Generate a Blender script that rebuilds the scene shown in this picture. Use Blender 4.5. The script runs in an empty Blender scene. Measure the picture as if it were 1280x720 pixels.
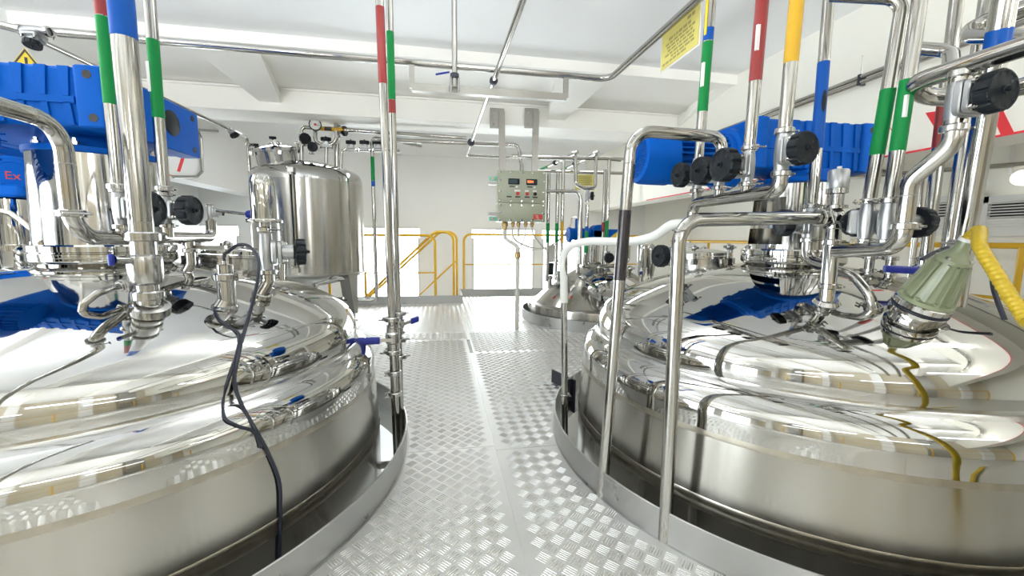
import bpy, bmesh, math, random
from math import sin, cos, pi, radians, sqrt, atan2, hypot
from mathutils import Vector, Matrix
random.seed(5)
V = Vector
S = bpy.context.scene
COL = S.collection

# ------------------------------------------------------------------ camera
FOC, YAW, PITCH, ROLL, EYE = 510.0, radians(10), radians(6.9), radians(.55), 1.0
F = V((sin(YAW)*cos(PITCH), cos(YAW)*cos(PITCH), -sin(PITCH)))
R0 = V((cos(YAW), -sin(YAW), 0)); U0 = R0.cross(F)
RT = R0*cos(ROLL) + U0*sin(ROLL); UP = U0*cos(ROLL) - R0*sin(ROLL)
CAM = V((0, 0, EYE))
cd = bpy.data.cameras.new('camera'); cd.sensor_width = 36; cd.lens = 36*FOC/1280; cd.clip_start = .02
co = bpy.data.objects.new('camera', cd); COL.objects.link(co)
co.matrix_world = Matrix(((RT.x, UP.x, -F.x, CAM.x), (RT.y, UP.y, -F.y, CAM.y), (RT.z, UP.z, -F.z, CAM.z), (0, 0, 0, 1)))
S.camera = co

# ------------------------------------------------------------------ light and exposure
S.view_settings.view_transform = 'Standard'; S.view_settings.look = 'None'
S.view_settings.exposure = EXPOSURE = 0.0; S.view_settings.gamma = 1
wd = bpy.data.worlds.new('daylight'); S.world = wd; wd.use_nodes = True
bg = wd.node_tree.nodes['Background']; bg.inputs[0].default_value = (.90, .96, 1, 1); bg.inputs[1].default_value = 14.0
S.cycles.max_bounces = 10; S.cycles.glossy_bounces = 6; S.cycles.diffuse_bounces = 5
S.cycles.transparent_max_bounces = 10
S.cycles.caustics_reflective = True; S.cycles.blur_glossy = 1.0; S.cycles.caustics_refractive = False
S.cycles.sample_clamp_indirect = 6
def lamp(name, loc, sx, sy, power, rot=(0, 0, 0), col=(1, 1, 1)):
    l = bpy.data.lights.new(name, 'AREA'); l.shape = 'RECTANGLE'; l.size = sx; l.size_y = sy; l.energy = power; l.color = col
    o = bpy.data.objects.new(name, l); COL.objects.link(o); o.location = loc; o.rotation_euler = rot
    return o
# unseen fill lights added to brighten the ceiling, back, beams and lower level
for (x, y, z, up, dn) in [(.1, 1.75, 2.0, 14, 2), (-2.45, 1.6, 1.9, 36, 2), (2.6, .9, 1.9, 7, 2), (-2.6, -.6, 1.7, 22, 4), (0, -1.2, 1.5, 12, 6), (2.6, -.8, 1.7, 8, 5), (-1.2, -2.2, 1.5, 20, 4), (1.2, -2.2, 1.5, 14, 4)]:  # added pairs out of view, shining up and down to lift ceiling and room
    lamp('updown_fill', (x, y, z), 1.3, .12, dn, col=(.97, .99, 1))
    lamp('updown_fill', (x, y, z+.06), 1.3, .12, up, (pi, 0, 0), col=(.95, .985, 1))
for (x, y, z, p) in [(0.2, 5.75, 2.48, 14), (-1.7, 5.75, 2.48, 10), (1.9, 5.75, 2.48, 12)]:  # added strips, hidden by the cross beam, that light the back
    lamp('back_fill', (x, y, z), 1.3, .2, p, col=(.97, .99, 1))
for (x, z, pw) in [(-2.0, 1.75, 14), (.2, 1.8, 7), (2.2, 1.75, 14)]:      # added fill behind the camera, aimed to brighten the beams ahead
    fl = lamp('beam_fill', (x, -1.5, z), .5, .25, pw, (radians(90+13), 0, radians(-x*4)), (.97, .99, 1)); fl.data.spread = radians(75)
for (x, y) in [(0, 2.2), (-1.4, 4.2), (.5, .2), (2.5, 3.4)]:  # added below the plates to lighten the gaps round the tanks
    lamp('lower_fill', (x, y, -.25), 1.0, .2, 25)

# ------------------------------------------------------------------ photograph measurements -> world points
def ray(px, py): return F + RT*((px-640)/FOC) + UP*((360-py)/FOC)
def P(px, py, D):            # at horizontal distance D from the tripod
    d = ray(px, py); return CAM + d*(D/hypot(d.x, d.y))
def PY(px, py, Y): d = ray(px, py); return CAM + d*(Y/d.y)
def PX(px, py, X): d = ray(px, py); return CAM + d*(X/d.x)
def PZ(px, py, Z): d = ray(px, py); return CAM + d*((Z-EYE)/d.z)
def row(p):
    v = V(p)-CAM; return 360-FOC*v.dot(UP)/v.dot(F)
def zat(x, y, py):           # height at plan position x, y that lies on the photograph's row py
    lo, hi = -3.0, 6.0
    for _ in range(50):
        m = (lo+hi)/2
        if row((x, y, m)) > py: lo = m
        else: hi = m
    return (lo+hi)/2
def on(a, b, py):            # point of the line a-b on row py
    lo, hi = -1.0, 3.0
    a, b = V(a), V(b); s = 1 if row(b) < row(a) else -1
    for _ in range(50):
        m = (lo+hi)/2
        if (row(a+(b-a)*m)-py)*s > 0: lo = m
        else: hi = m
    return a+(b-a)*lo

# ------------------------------------------------------------------ materials
def mat(name, col=(.8, .8, .8), rough=.5, metal=0, noise=0, nscale=20, bump=0, bscale=60, rn=0, stretch=None, coat=0, emit=None, estr=0, spec=None):
    m = bpy.data.materials.new(name); m.use_nodes = True; nt = m.node_tree; N = nt.nodes; L = nt.links
    b = N['Principled BSDF']; b.inputs['Base Color'].default_value = (*col, 1); b.inputs['Roughness'].default_value = rough; b.inputs['Metallic'].default_value = metal
    if coat: b.inputs['Coat Weight'].default_value = coat
    if spec is not None: b.inputs['Specular IOR Level'].default_value = spec
    if emit: b.inputs['Emission Color'].default_value = (*emit, 1); b.inputs['Emission Strength'].default_value = estr
    tc = N.new('ShaderNodeTexCoord'); mp = N.new('ShaderNodeMapping'); L.new(tc.outputs['Object'], mp.inputs[0])
    if stretch: mp.inputs['Scale'].default_value = stretch
    if noise or rn:
        n = N.new('ShaderNodeTexNoise'); n.inputs['Scale'].default_value = nscale; n.inputs['Detail'].default_value = 4; L.new(mp.outputs[0], n.inputs[0])
        if noise:
            r = N.new('ShaderNodeMixRGB'); r.blend_type = 'MIX'
            r.inputs[1].default_value = (*[c*(1-noise) for c in col], 1); r.inputs[2].default_value = (*[min(1, c*(1+noise)) for c in col], 1)
            L.new(n.outputs[0], r.inputs[0]); L.new(r.outputs[0], b.inputs['Base Color'])
        if rn:
            q = N.new('ShaderNodeMapRange'); q.inputs[1].default_value = .3; q.inputs[2].default_value = .7; q.inputs[3].default_value = max(.0, rough-rn); q.inputs[4].default_value = rough+rn
            L.new(n.outputs[0], q.inputs[0]); L.new(q.outputs[0], b.inputs['Roughness'])
    if bump:
        n2 = N.new('ShaderNodeTexNoise'); n2.inputs['Scale'].default_value = bscale; n2.inputs['Detail'].default_value = 3; L.new(mp.outputs[0], n2.inputs[0])
        bp = N.new('ShaderNodeBump'); bp.inputs['Strength'].default_value = bump; bp.inputs['Distance'].default_value = .002
        L.new(n2.outputs[0], bp.inputs['Height']); L.new(bp.outputs[0], b.inputs['Normal'])
    return m
M = dict(
    tan=mat('tan_painted_wall', (.64, .58, .46), .5, noise=.04, nscale=3),
    lant=mat('lantern_steel', (.56, .555, .545), .10, 1, rn=.07, nscale=9, bump=.06, bscale=7),
    stain=mat('heat_tinted_weld', (.40, .37, .31), .30, 1, noise=.25, nscale=8, stretch=(3, 3, 1)),
    mirror=mat('polished_steel', (.50, .495, .475), .04, 1, rn=.025, nscale=6, bump=.02, bscale=3),
    shell=mat('brushed_shell_steel', (.42, .405, .37), .20, 1, rn=.03, nscale=5, stretch=(6, 6, .5), noise=.05),
    pipe=mat('tube_steel', (.43, .42, .395), .13, 1, rn=.05, nscale=14, noise=.04),
    fit=mat('fitting_steel', (.46, .455, .44), .16, 1, rn=.06, nscale=30, bump=.05, bscale=40),
    cast=mat('cast_valve_steel', (.42, .43, .44), .38, 1, noise=.08, nscale=50, bump=.15, bscale=150),
    brushed=mat('brushed_steel', (.33, .32, .295), .36, 1, noise=.06, nscale=12, stretch=(1, 1, 6)),
    curb=mat('curb_steel', (.43, .43, .42), .34, 1, noise=.09, nscale=9, bump=.05, bscale=20, rn=.08),
    floor=mat('aluminium_plate', (.66, .655, .635), .38, .72, noise=.06, nscale=6, rn=.06),
    tread=mat('aluminium_tread', (.74, .74, .73), .24, .9, noise=.04, nscale=30),
    wall=mat('painted_wall', (.91, .915, .905), .6, noise=.015, nscale=3),
    cream=mat('cream_painted_wall', (.93, .91, .83), .55, noise=.02, nscale=3),
    ceil=mat('painted_ceiling', (.93, .94, .94), .6, noise=.012, nscale=2),
    beam=mat('painted_beam', (.93, .915, .865), .55, noise=.015, nscale=3),
    blue=mat('blue_enamel', (.0, .085, .42), .48, noise=.08, nscale=25, bump=.12, bscale=90, spec=.10),
    bluepl=mat('blue_tape', (.001, .075, .36), .4, noise=.05, nscale=40, spec=.2),
    bluelev=mat('blue_lever_sleeve', (.006, .02, .26), .35),
    green=mat('green_tape', (.002, .20, .045), .4, noise=.05, nscale=40, spec=.2),
    red=mat('red_tape', (.25, .018, .018), .35, noise=.05, nscale=40),
    stripe=mat('red_stripe_paint', (.72, .03, .04), .5),
    yellow=mat('yellow_tape', (.56, .32, .006), .35, noise=.05, nscale=40),
    brown=mat('dark_brown_tape', (.022, .017, .02), .2),
    white=mat('white_paper', (.8, .8, .78), .6),
    rail=mat('yellow_rail_paint', (.66, .38, .01), .38, noise=.05, nscale=20),
    black=mat('black_plastic', (.010, .013, .017), .5, noise=.2, nscale=40, bump=.05, bscale=200, spec=.22),
    dark=mat('dark_gap', (.012, .011, .010), .5),
    rubber=mat('black_rubber', (.016, .02, .035), .45),
    hose=mat('translucent_white_hose', (.80, .81, .78), .35, noise=.05, nscale=60, bump=.4, bscale=140),
    khaki=mat('grey_green_enamel', (.38, .40, .30), .38, noise=.06, nscale=30, coat=.15),
    lampgreen=mat('lamp_green_enamel', (.23, .255, .155), .35, noise=.08, nscale=30, coat=.25),
    sign=mat('yellow_sign_paper', (.66, .58, .16), .5, noise=.03, nscale=4),
    ysign=mat('warning_yellow', (.80, .58, .02), .4),
    ink=mat('black_ink', (.03, .03, .03), .5),
    inkp=mat('faded_ink', (.33, .29, .10), .6),
    ycond=mat('yellow_conduit', (.48, .33, .01), .4, noise=.05, nscale=30),
    brass=mat('brass', (.45, .30, .14), .35, 1),
    teal=mat('teal_label', (.20, .52, .47), .5),
    redplate=mat('red_plate', (.55, .04, .03), .4),
    led=mat('led_digits', (.2, .02, .0), .4, emit=(1, .16, .02), estr=4),
    lcd=mat('dark_display', (.01, .035, .045), .15),
    lit=mat('lamp_diffuser', (.9, .9, .9), .4, emit=(1, .97, .9), estr=2.5),
    lower=mat('lower_floor_paint', (.55, .57, .56), .4, noise=.05, nscale=4),
    cable=mat('grey_cable', (.62, .60, .55), .45),
    cablew=mat('cream_cable', (.75, .72, .63), .45),
    redn=mat('red_marks', (.7, .05, .04), .5),
    ring=mat('red_plastic', (.55, .02, .02), .4),
)
def brush(m, amt=.85, rot=.25):      # circumferentially brushed: reflections drawn out up and down
    nt = m.node_tree; b = nt.nodes['Principled BSDF']; t = nt.nodes.new('ShaderNodeTangent'); t.direction_type = 'RADIAL'; t.axis = 'Z'
    nt.links.new(t.outputs[0], b.inputs['Tangent']); b.inputs['Anisotropic'].default_value = amt; b.inputs['Anisotropic Rotation'].default_value = rot
brush(M['shell'])
def glassmat(name, tint):
    m = bpy.data.materials.new(name); m.use_nodes = True; nt = m.node_tree; nt.nodes.clear()
    o = nt.nodes.new('ShaderNodeOutputMaterial'); mx = nt.nodes.new('ShaderNodeMixShader'); t = nt.nodes.new('ShaderNodeBsdfTransparent'); g = nt.nodes.new('ShaderNodeBsdfGlossy')
    f = nt.nodes.new('ShaderNodeFresnel'); f.inputs[0].default_value = 1.45; g.inputs['Roughness'].default_value = .02; t.inputs[0].default_value = (*tint, 1)
    nt.links.new(f.outputs[0], mx.inputs[0]); nt.links.new(t.outputs[0], mx.inputs[1]); nt.links.new(g.outputs[0], mx.inputs[2]); nt.links.new(mx.outputs[0], o.inputs[0])
    return m
M['glass'] = glassmat('window_glass', (.97, .98, .98))
M['thin'] = glassmat('gauge_glass', (.98, .98, .98))

# ------------------------------------------------------------------ mesh helpers
def frame(d):
    d = V(d).normalized(); a = V((0, 0, 1)) if abs(d.z) < .9 else V((1, 0, 0))
    u = d.cross(a).normalized(); return u, d.cross(u).normalized(), d
def fillet(pts, br, seg=7):
    pts = [V(p) for p in pts]
    if br <= 0 or len(pts) < 3: return pts
    out = [pts[0]]
    for i in range(1, len(pts)-1):
        a, b, c = pts[i-1], pts[i], pts[i+1]
        d1 = (a-b); d2 = (c-b); l1, l2 = d1.length, d2.length
        if l1 < 1e-6 or l2 < 1e-6: continue
        d1 /= l1; d2 /= l2; ang = math.acos(max(-1, min(1, d1.dot(d2))))
        if ang > pi-.02: out.append(b); continue
        t = min(br/math.tan(ang/2), l1*.49, l2*.49); r = t*math.tan(ang/2)
        ctr = b+(d1+d2).normalized()*(r/sin(ang/2)); s = b+d1*t-ctr; e = b+d2*t-ctr
        tot = s.angle(e); ax = s.cross(e).normalized()
        for k in range(seg+1): out.append(ctr+Matrix.Rotation(tot*k/seg, 3, ax) @ s)
    out.append(pts[-1]); return out
def smooth(pts, n=8):
    pts = [V(p) for p in pts]; q = [pts[0]]+pts+[pts[-1]]; out = []
    for i in range(1, len(q)-2):
        a, b, c, d = q[i-1:i+3]
        for k in range(n):
            t = k/n; out.append(.5*((2*b)+(c-a)*t+(2*a-5*b+4*c-d)*t*t+(3*b-a-3*c+d)*t**3))
    out.append(pts[-1]); return out
class MB:
    def __init__(s): s.v = []; s.f = []
    def add(s, vs, fs):
        n = len(s.v); s.v += [tuple(v) for v in vs]; s.f += [tuple(i+n for i in f) for f in fs]; return s
    def box(s, c, size, rot=None):
        c = V(c); hx, hy, hz = [a/2 for a in size]; r = rot or Matrix.Identity(3)
        vs = [c+r @ V((x*hx, y*hy, z*hz)) for z in (-1, 1) for y in (-1, 1) for x in (-1, 1)]
        return s.add(vs, [(0, 2, 3, 1), (4, 5, 7, 6), (0, 1, 5, 4), (2, 6, 7, 3), (0, 4, 6, 2), (1, 3, 7, 5)])
    def rbox(s, c, size, r, rot=None, seg=3, ax=2):      # box with its edges along axis ax rounded
        c = V(c); m = rot or Matrix.Identity(3); o = [i for i in (0, 1, 2) if i != ax]; hx, hy, hz = size[o[0]]/2, size[o[1]]/2, size[ax]/2
        ring = []
        for (sx, sy, a0) in ((1, 1, 0), (-1, 1, 90), (-1, -1, 180), (1, -1, 270)):
            for k in range(seg+1):
                a = radians(a0+90*k/seg); ring.append((sx*(hx-r)+r*cos(a), sy*(hy-r)+r*sin(a)))
        n = len(ring); b = min(r, hz)*.35; vs = []
        for (z, k) in ((-hz, 1), (-hz+b, 0), (hz-b, 0), (hz, 1)):
            for (x, y) in ring:
                w = [0, 0, 0]; w[o[0]] = x*(1-b*k/hx); w[o[1]] = y*(1-b*k/hy); w[ax] = z; vs.append(c+m @ V(w))
        fs = [tuple(range(n-1, -1, -1)), tuple(range(3*n, 4*n))]
        for j in range(3): fs += [(j*n+i, j*n+(i+1) % n, (j+1)*n+(i+1) % n, (j+1)*n+i) for i in range(n)]
        return s.add(vs, fs)
    def lathe(s, prof, o=(0, 0, 0), ax=(0, 0, 1), seg=24, mod=None, caps=True):
        o = V(o); u, w, d = frame(ax); vs = []; fs = []
        for (r, z) in prof:
            for k in range(seg):
                a = 2*pi*k/seg; rr = r*(mod(a, z) if mod else 1); vs.append(o+u*(rr*cos(a))+w*(rr*sin(a))+d*z)
        n = len(prof)
        for j in range(n-1): fs += [(j*seg+k, j*seg+(k+1) % seg, (j+1)*seg+(k+1) % seg, (j+1)*seg+k) for k in range(seg)]
        if caps:
            if prof[0][0] > 1e-6: fs.append(tuple(range(seg-1, -1, -1)))
            if prof[-1][0] > 1e-6: fs.append(tuple(range((n-1)*seg, n*seg)))
        return s.add(vs, fs)
    def cyl(s, a, b, r, r2=None, seg=16):
        a, b = V(a), V(b); L = (b-a).length
        return s.lathe([(r, 0), (r if r2 is None else r2, L)], a, b-a, seg)
    def ccyl(s, a, b, r, c=None, seg=20):   # cylinder with chamfered rims
        a, b = V(a), V(b); L = (b-a).length; c = c if c is not None else min(r, L)*.12
        return s.lathe([(r-c, 0), (r, c), (r, L-c), (r-c, L)], a, b-a, seg)
    def tube(s, pts, r, seg=14, caps=True, mod=None):
        pts = [V(p) for p in pts]; q = [pts[0]]
        for p in pts[1:]:
            if (p-q[-1]).length > 1e-5: q.append(p)
        pts = q; n = len(pts); t0 = (pts[1]-pts[0]).normalized(); u, w, _ = frame(t0); vs = []; fs = []; dist = 0
        for i, p in enumerate(pts):
            t = (pts[min(i+1, n-1)]-pts[max(i-1, 0)]).normalized()
            u = (u-t*u.dot(t)).normalized(); w = t.cross(u)
            if i: dist += (p-pts[i-1]).length
            rr = r*(mod(dist, i) if mod else 1)
            for k in range(seg):
                a = 2*pi*k/seg; vs.append(p+u*(rr*cos(a))+w*(rr*sin(a)))
        for j in range(n-1): fs += [(j*seg+k, j*seg+(k+1) % seg, (j+1)*seg+(k+1) % seg, (j+1)*seg+k) for k in range(seg)]
        if caps: fs += [tuple(range(seg-1, -1, -1)), tuple(range((n-1)*seg, n*seg))]
        return s.add(vs, fs)
    def sphere(s, c, r, seg=18, rings=10, sc=(1, 1, 1)):
        prof = [(r*sin(pi*i/rings)*1, -r*cos(pi*i/rings)) for i in range(rings+1)]
        prof[0] = (0, -r); prof[-1] = (0, r)
        m = MB().lathe(prof, (0, 0, 0), (0, 0, 1), seg, caps=False); c = V(c)
        return s.add([c+V((v[0]*sc[0], v[1]*sc[1], v[2]*sc[2])) for v in m.v], m.f)
    def prism(s, poly, d, n=None):      # planar polygon (3-D points) extruded by vector d
        a = [V(p) for p in poly]; k = len(a); d = V(d)
        return s.add(a+[p+d for p in a], [tuple(range(k-1, -1, -1)), tuple(range(k, 2*k))]+[(i, (i+1) % k, k+(i+1) % k, k+i) for i in range(k)])
    def build(s, name, m, parent=None, flat=False, ang=38, merge=False):
        me = bpy.data.meshes.new(name); pass
        base = wloc(parent) if parent else V((0, 0, 0))
        me.from_pydata([tuple(V(v)-base) for v in s.v], [], s.f); me.update()
        b = bmesh.new(); b.from_mesh(me)
        if merge: bmesh.ops.remove_doubles(b, verts=b.verts, dist=1e-5)
        bmesh.ops.recalc_face_normals(b, faces=b.faces); b.to_mesh(me); b.free()
        if not flat:
            me.shade_smooth(); me.set_sharp_from_angle(angle=radians(ang))
        me.materials.append(M[m] if isinstance(m, str) else m)
        o = bpy.data.objects.new(name, me); COL.objects.link(o)
        if parent: o.parent = parent
        return o
def wloc(o):
    l = V(o.location)
    while o.parent: o = o.parent; l += V(o.location)
    return l
def thing(name, label, cat, loc, group=None):
    o = bpy.data.objects.new(name, None); o.empty_display_size = .05; COL.objects.link(o)
    o.location = loc; o['label'] = label; o['category'] = cat
    if group: o['group'] = group
    return o
def tag(o, label, cat, group=None):
    o['label'] = label; o['category'] = cat
    if group: o['group'] = group
    return o
def struct(o, kind='structure'): o['kind'] = kind; return o
def lab(o, t): o['label'] = t; return o
def copy_thing(root, delta, label):
    r = root.copy(); COL.objects.link(r); r.location = V(root.location)+V(delta); r['label'] = label
    for ch in list(root.children):
        c = ch.copy(); COL.objects.link(c); c.parent = r
        for g in list(ch.children):
            d = g.copy(); COL.objects.link(d); d.parent = c
    return r

# ------------------------------------------------------------------ plant components
def clamp(par, p, ax, r, side=None, k=1.0, name='clamp'):
    """sanitary clamp: two-shell band round a ferrule with swing bolt and wing nut"""
    p = V(p); u, w, d = frame(ax); side = V(side).normalized() if side is not None else u
    side = (side-d*side.dot(d)).normalized(); tn = d.cross(side)
    R = r*1.42*k; h = r*.46*k
    m = MB().lathe([(r*.98, -h), (R*.9, -h), (R, -h*.7), (R, h*.7), (R*.9, h), (r*.98, h)], p, d, 22, caps=False)
    c = p+side*(R+r*.1)
    m.box(c, (r*.55, r*.85, h*1.7), Matrix((side, tn, d)).transposed())
    e = c+side*r*.25
    m.cyl(e-tn*r*1.0, e+tn*r*1.5, r*.16, seg=8)
    m.box(e+tn*r*1.5, (r*.9, r*.22, r*.3), Matrix((side, tn, d)).transposed())
    return m.build(name, 'fit', par)
def band(par, a, b, r, m, label=None):
    o = MB().tube([a, b], r*1.035, 16).build('colour_band', m, par)
    if label: o['label'] = label
    return o
def pipe(name, label, pts, r, br=None, m='pipe', group=None, seg=14):
    t = thing(name, label, 'pipe', V(pts[0]), group)
    br = r*3.0 if br is None else br
    MB().tube(fillet(pts, br), r, seg).build('tube', m, t)
    # orbital weld rings at the bends
    return t
def weld(par, p, ax, r):
    return MB().lathe([(r*.99, -.0018), (r*1.025, -.0008), (r*1.025, .0008), (r*.99, .0018)], p, ax, 16, caps=False).build('weld_ring', 'brushed', par)
def wheelmesh(o, ax, R, h, m=None):
    def mod(a, z):
        if z < h*.08 or z > h*.97: return 1
        c = (a*10/(2*pi)) % 1; return .885 if c < .2 else (.95 if c < .26 or c > .94 else 1.0)
    pr = [(R*.45, 0), (R*.9, h*.02), (R*.99, h*.14), (R, h*.3), (R*.99, h*.9), (R*.93, h*.985), (R*.86, h), (R*.80, h*.93), (R*.4, h*.93), (R*.22, h*.98), (0, h*.98)]
    return (m or MB()).lathe(pr, o, ax, 120, mod)
def dvalve(label, c, pax, wax, r, R, group=None, body=None, name='diaphragm_valve', reach=1.0, c1=True, c2=True):
    """diaphragm valve on a tube along pax; hand wheel along wax; r tube radius, R wheel radius"""
    c = V(c); a = V(pax).normalized(); w = V(wax); w = (w-a*w.dot(a)).normalized(); tn = a.cross(w)
    rot = Matrix((tn, a, w)).transposed()          # local x = tn, y = pipe, z = wheel
    t = thing(name, label, 'valve', c, group)
    L = r*3.3
    b = MB().lathe([(r, -L), (r*1.02, -L*.75), (r*1.15, -L*.45), (r*1.2, 0), (r*1.15, L*.45), (r*1.02, L*.75), (r, L)], c, a, 20)
    b.rbox(c+w*r*1.15, (r*4.2, r*4.2, r*.85), r*.6, rot)
    b.prism([c+tn*(-r*.35)+a*(-L*.75)+w*r*.4, c+tn*(-r*.35)+a*(L*.75)+w*r*.4, c+tn*(-r*.35)+w*r*2.1], tn*r*.7)
    b.build('body', 'cast', t)
    bn = MB().rbox(c+w*r*2.0, (r*4.0, r*4.0, r*.7), r*.6, rot)
    bn.rbox(c+w*r*3.0*reach, (r*2.5, r*2.5, r*2.2*reach), r*.8, rot)
    bn.ccyl(c+w*r*3.2*reach, c+w*r*4.5*reach, r*1.3)
    bn.build('bonnet', 'cast', t)
    for sx in (-1, 1):
        for sy in (-1, 1):
            q = c+tn*sx*r*1.5+a*sy*r*1.5
            MB().lathe([(r*.42, 0), (r*.42, r*.35), (r*.26, r*.36), (r*.26, r*.85), (0, r*.9)], q+w*r*2.35, w, 8).build('bolt', 'fit', t)
    h = R*.72; o = c+w*r*4.3*reach
    wh = wheelmesh(o, w, R, h).build('hand_wheel', 'black', t)
    MB().lathe([(R*.2, 0), (R*.2, R*.12), (R*.12, R*.14), (R*.12, R*.30), (R*.05, R*.32)], o+w*h*.95, w, 12).build('spindle', 'black', wh)
    MB().lathe([(R*.09, 0), (R*.09, R*.02), (0, R*.02)], o+w*h*.93+tn*R*.45+a*R*.4, w, 10).build('indicator', 'rubber', wh)
    if c1: clamp(t, c-a*L, a, r, tn)
    if c2: clamp(t, c+a*L, a, r, tn)
    return t
def bvalve(label, c, pax, lever, r, group=None, lm='bluelev', Llen=5.0, name='ball_valve'):
    c = V(c); a = V(pax).normalized(); l = V(lever).normalized(); st = a.cross(l).normalized()
    t = thing(name, label, 'valve', c, group)
    b = MB().lathe([(r, -r*3), (r*1.5, -r*2.6), (r*1.5, -r*1.6), (r*1.9, -r*1.2), (r*1.9, r*1.2), (r*1.5, r*1.6), (r*1.5, r*2.6), (r, r*3)], c, a, 20)
    b.build('body', 'fit', t)
    up = st if st.y < 0 or abs(st.y) < .01 else -st
    MB().cyl(c+up*r*1.5, c+up*r*2.8, r*.5, seg=10).build('stem', 'fit', t)
    rot = Matrix((l, a, up)).transposed()
    q = c+up*r*2.7
    MB().box(q+l*r*1.6, (r*4.0, r*.9, r*.3), rot).build('lever', 'fit', t)
    MB().rbox(q+l*r*(3.0+Llen/2), (r*Llen, r*1.9, r*1.0), r*.45, rot, ax=0).build('lever_sleeve', lm, t)
    for s in (-1, 1): clamp(t, c+a*s*r*3.1, a, r, l.cross(a) if s > 0 else l)
    return t
def text_mesh(name, body, size, origin, xdir, ydir, m, parent, ext=.0006):
    cu = bpy.data.curves.new(name, 'FONT'); cu.body = body; cu.size = size; cu.align_x = 'CENTER'; cu.align_y = 'CENTER'; cu.extrude = ext
    to = bpy.data.objects.new('t', cu); COL.objects.link(to)
    bpy.context.view_layer.update()
    me = bpy.data.meshes.new_from_object(to.evaluated_get(bpy.context.evaluated_depsgraph_get()))
    bpy.data.objects.remove(to); bpy.data.curves.remove(cu)
    x = V(xdir).normalized(); y = V(ydir).normalized(); z = x.cross(y); b = wloc(parent)
    for v in me.vertices: v.co = V(origin)-b+x*v.co.x+y*v.co.y+z*v.co.z
    me.materials.clear(); me.materials.append(M[m]); me.name = name
    o = bpy.data.objects.new(name, me); COL.objects.link(o); o.parent = parent
    return o

# ------------------------------------------------------------------ setting
CR = V((1.69, 1.734, 0)); CL = V((-1.30, 1.88, 0)); CT = V((2.03, 4.96, 0)); CF = V((-3.25, 3.75, 0))
HR, HT, HF = 1.13, 1.0, .62
XL, XR, YB, YF = -4.1, 4.2, 8.0, -3.0
YE1, YE2, XJ = 6.28, 7.10, .34       # platform edge left, right, and the step between them
ZC, ZS, ZB, ZR = 2.62, 2.53, 2.29, 2.515        # ceiling, low slab, beam underside
def slab(name, c, size, m, kind=True, parent=None):
    o = MB().box(c, size).build(name, m, parent, flat=True)
    if kind and not parent: struct(o)
    return o
floor = struct(bpy.data.objects.new('floor', None)); COL.objects.link(floor); floor.location = (0, 0, 0)
HOLES = [(CR, HR), (CL, HR), (CT, HT), (CF, HF)]
def plate(x0, x1, y0, y1, z=0.0, t=.012):
    g = .0025
    tmp = MB().box(((x0+x1)/2, (y0+y1)/2, z-t/2), (x1-x0-2*g, y1-y0-2*g, t)).build('tmp', 'floor', flat=True)
    cut = []
    for (c, r) in HOLES:
        dx = max(x0-c.x, 0, c.x-x1); dy = max(y0-c.y, 0, c.y-y1)
        if hypot(dx, dy) < r:
            k = MB().lathe([(r-.004, -.3), (r-.004, .3)], c, (0, 0, 1), 160).build('cut', 'floor', flat=True); cut.append(k)
            md = tmp.modifiers.new('b', 'BOOLEAN'); md.object = k; md.solver = 'EXACT'; md.operation = 'DIFFERENCE'
    bpy.context.view_layer.update()
    me = bpy.data.meshes.new_from_object(tmp.evaluated_get(bpy.context.evaluated_depsgraph_get())); me.name = 'floor_plate'
    for k in cut: bpy.data.objects.remove(k)
    bpy.data.objects.remove(tmp)
    if len(me.vertices) == 0: return
    o = bpy.data.objects.new('floor_plate', me); COL.objects.link(o); o.parent = floor
    me.materials.clear(); me.materials.append(M['floor'])
    # five-bar tread pattern, real raised bars
    p = .047; mb = MB(); s2 = sqrt(.5)
    bars = (-.0166, -.0083, 0, .0083, .0166)
    n = int((abs(x1-x0)+abs(y1-y0))/p)+2; cx, cy = (x0+x1)/2, (y0+y1)/2
    for i in range(-n, n):
        for j in range(-n, n):
            px, py = cx+(i-j)*p*s2, cy+(i+j)*p*s2
            if not (x0+.028 < px < x1-.028 and y0+.028 < py < y1-.028): continue
            if any(hypot(px-c.x, py-c.y) < r+.03 for c, r in HOLES): continue
            if hypot(px, py) < .5 or py < .75 and abs(px) > .9: continue
            d = V((s2, s2, 0)) if (i+j) % 2 else V((s2, -s2, 0)); e = V((-d.y, d.x, 0))
            far = py > 4.3
            for b in bars:
                c = V((px, py, z))+e*b; L = .0205; wd, hb = (.0019, .0017) if not far else (.0026, .0009)
                mb.add([c-d*L, c-d*L*.7-e*wd, c+d*L*.7-e*wd, c+d*L, c+d*L*.7+e*wd, c-d*L*.7+e*wd, c-d*L*.72+V((0, 0, hb)), c+d*L*.72+V((0, 0, hb))],
                       [(0, 1, 6), (1, 2, 7, 6), (2, 3, 7), (3, 4, 7), (4, 5, 6, 7), (5, 0, 6)])
    if mb.v:
        me2 = bpy.data.meshes.new('tread_bars'); me2.from_pydata(mb.v, [], mb.f); me2.shade_smooth(); me2.set_sharp_from_angle(angle=radians(30)); me2.materials.append(M['tread'])
        q = bpy.data.objects.new('tread_bars', me2); COL.objects.link(q); q.parent = o; q['kind'] = 'stuff'
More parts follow.
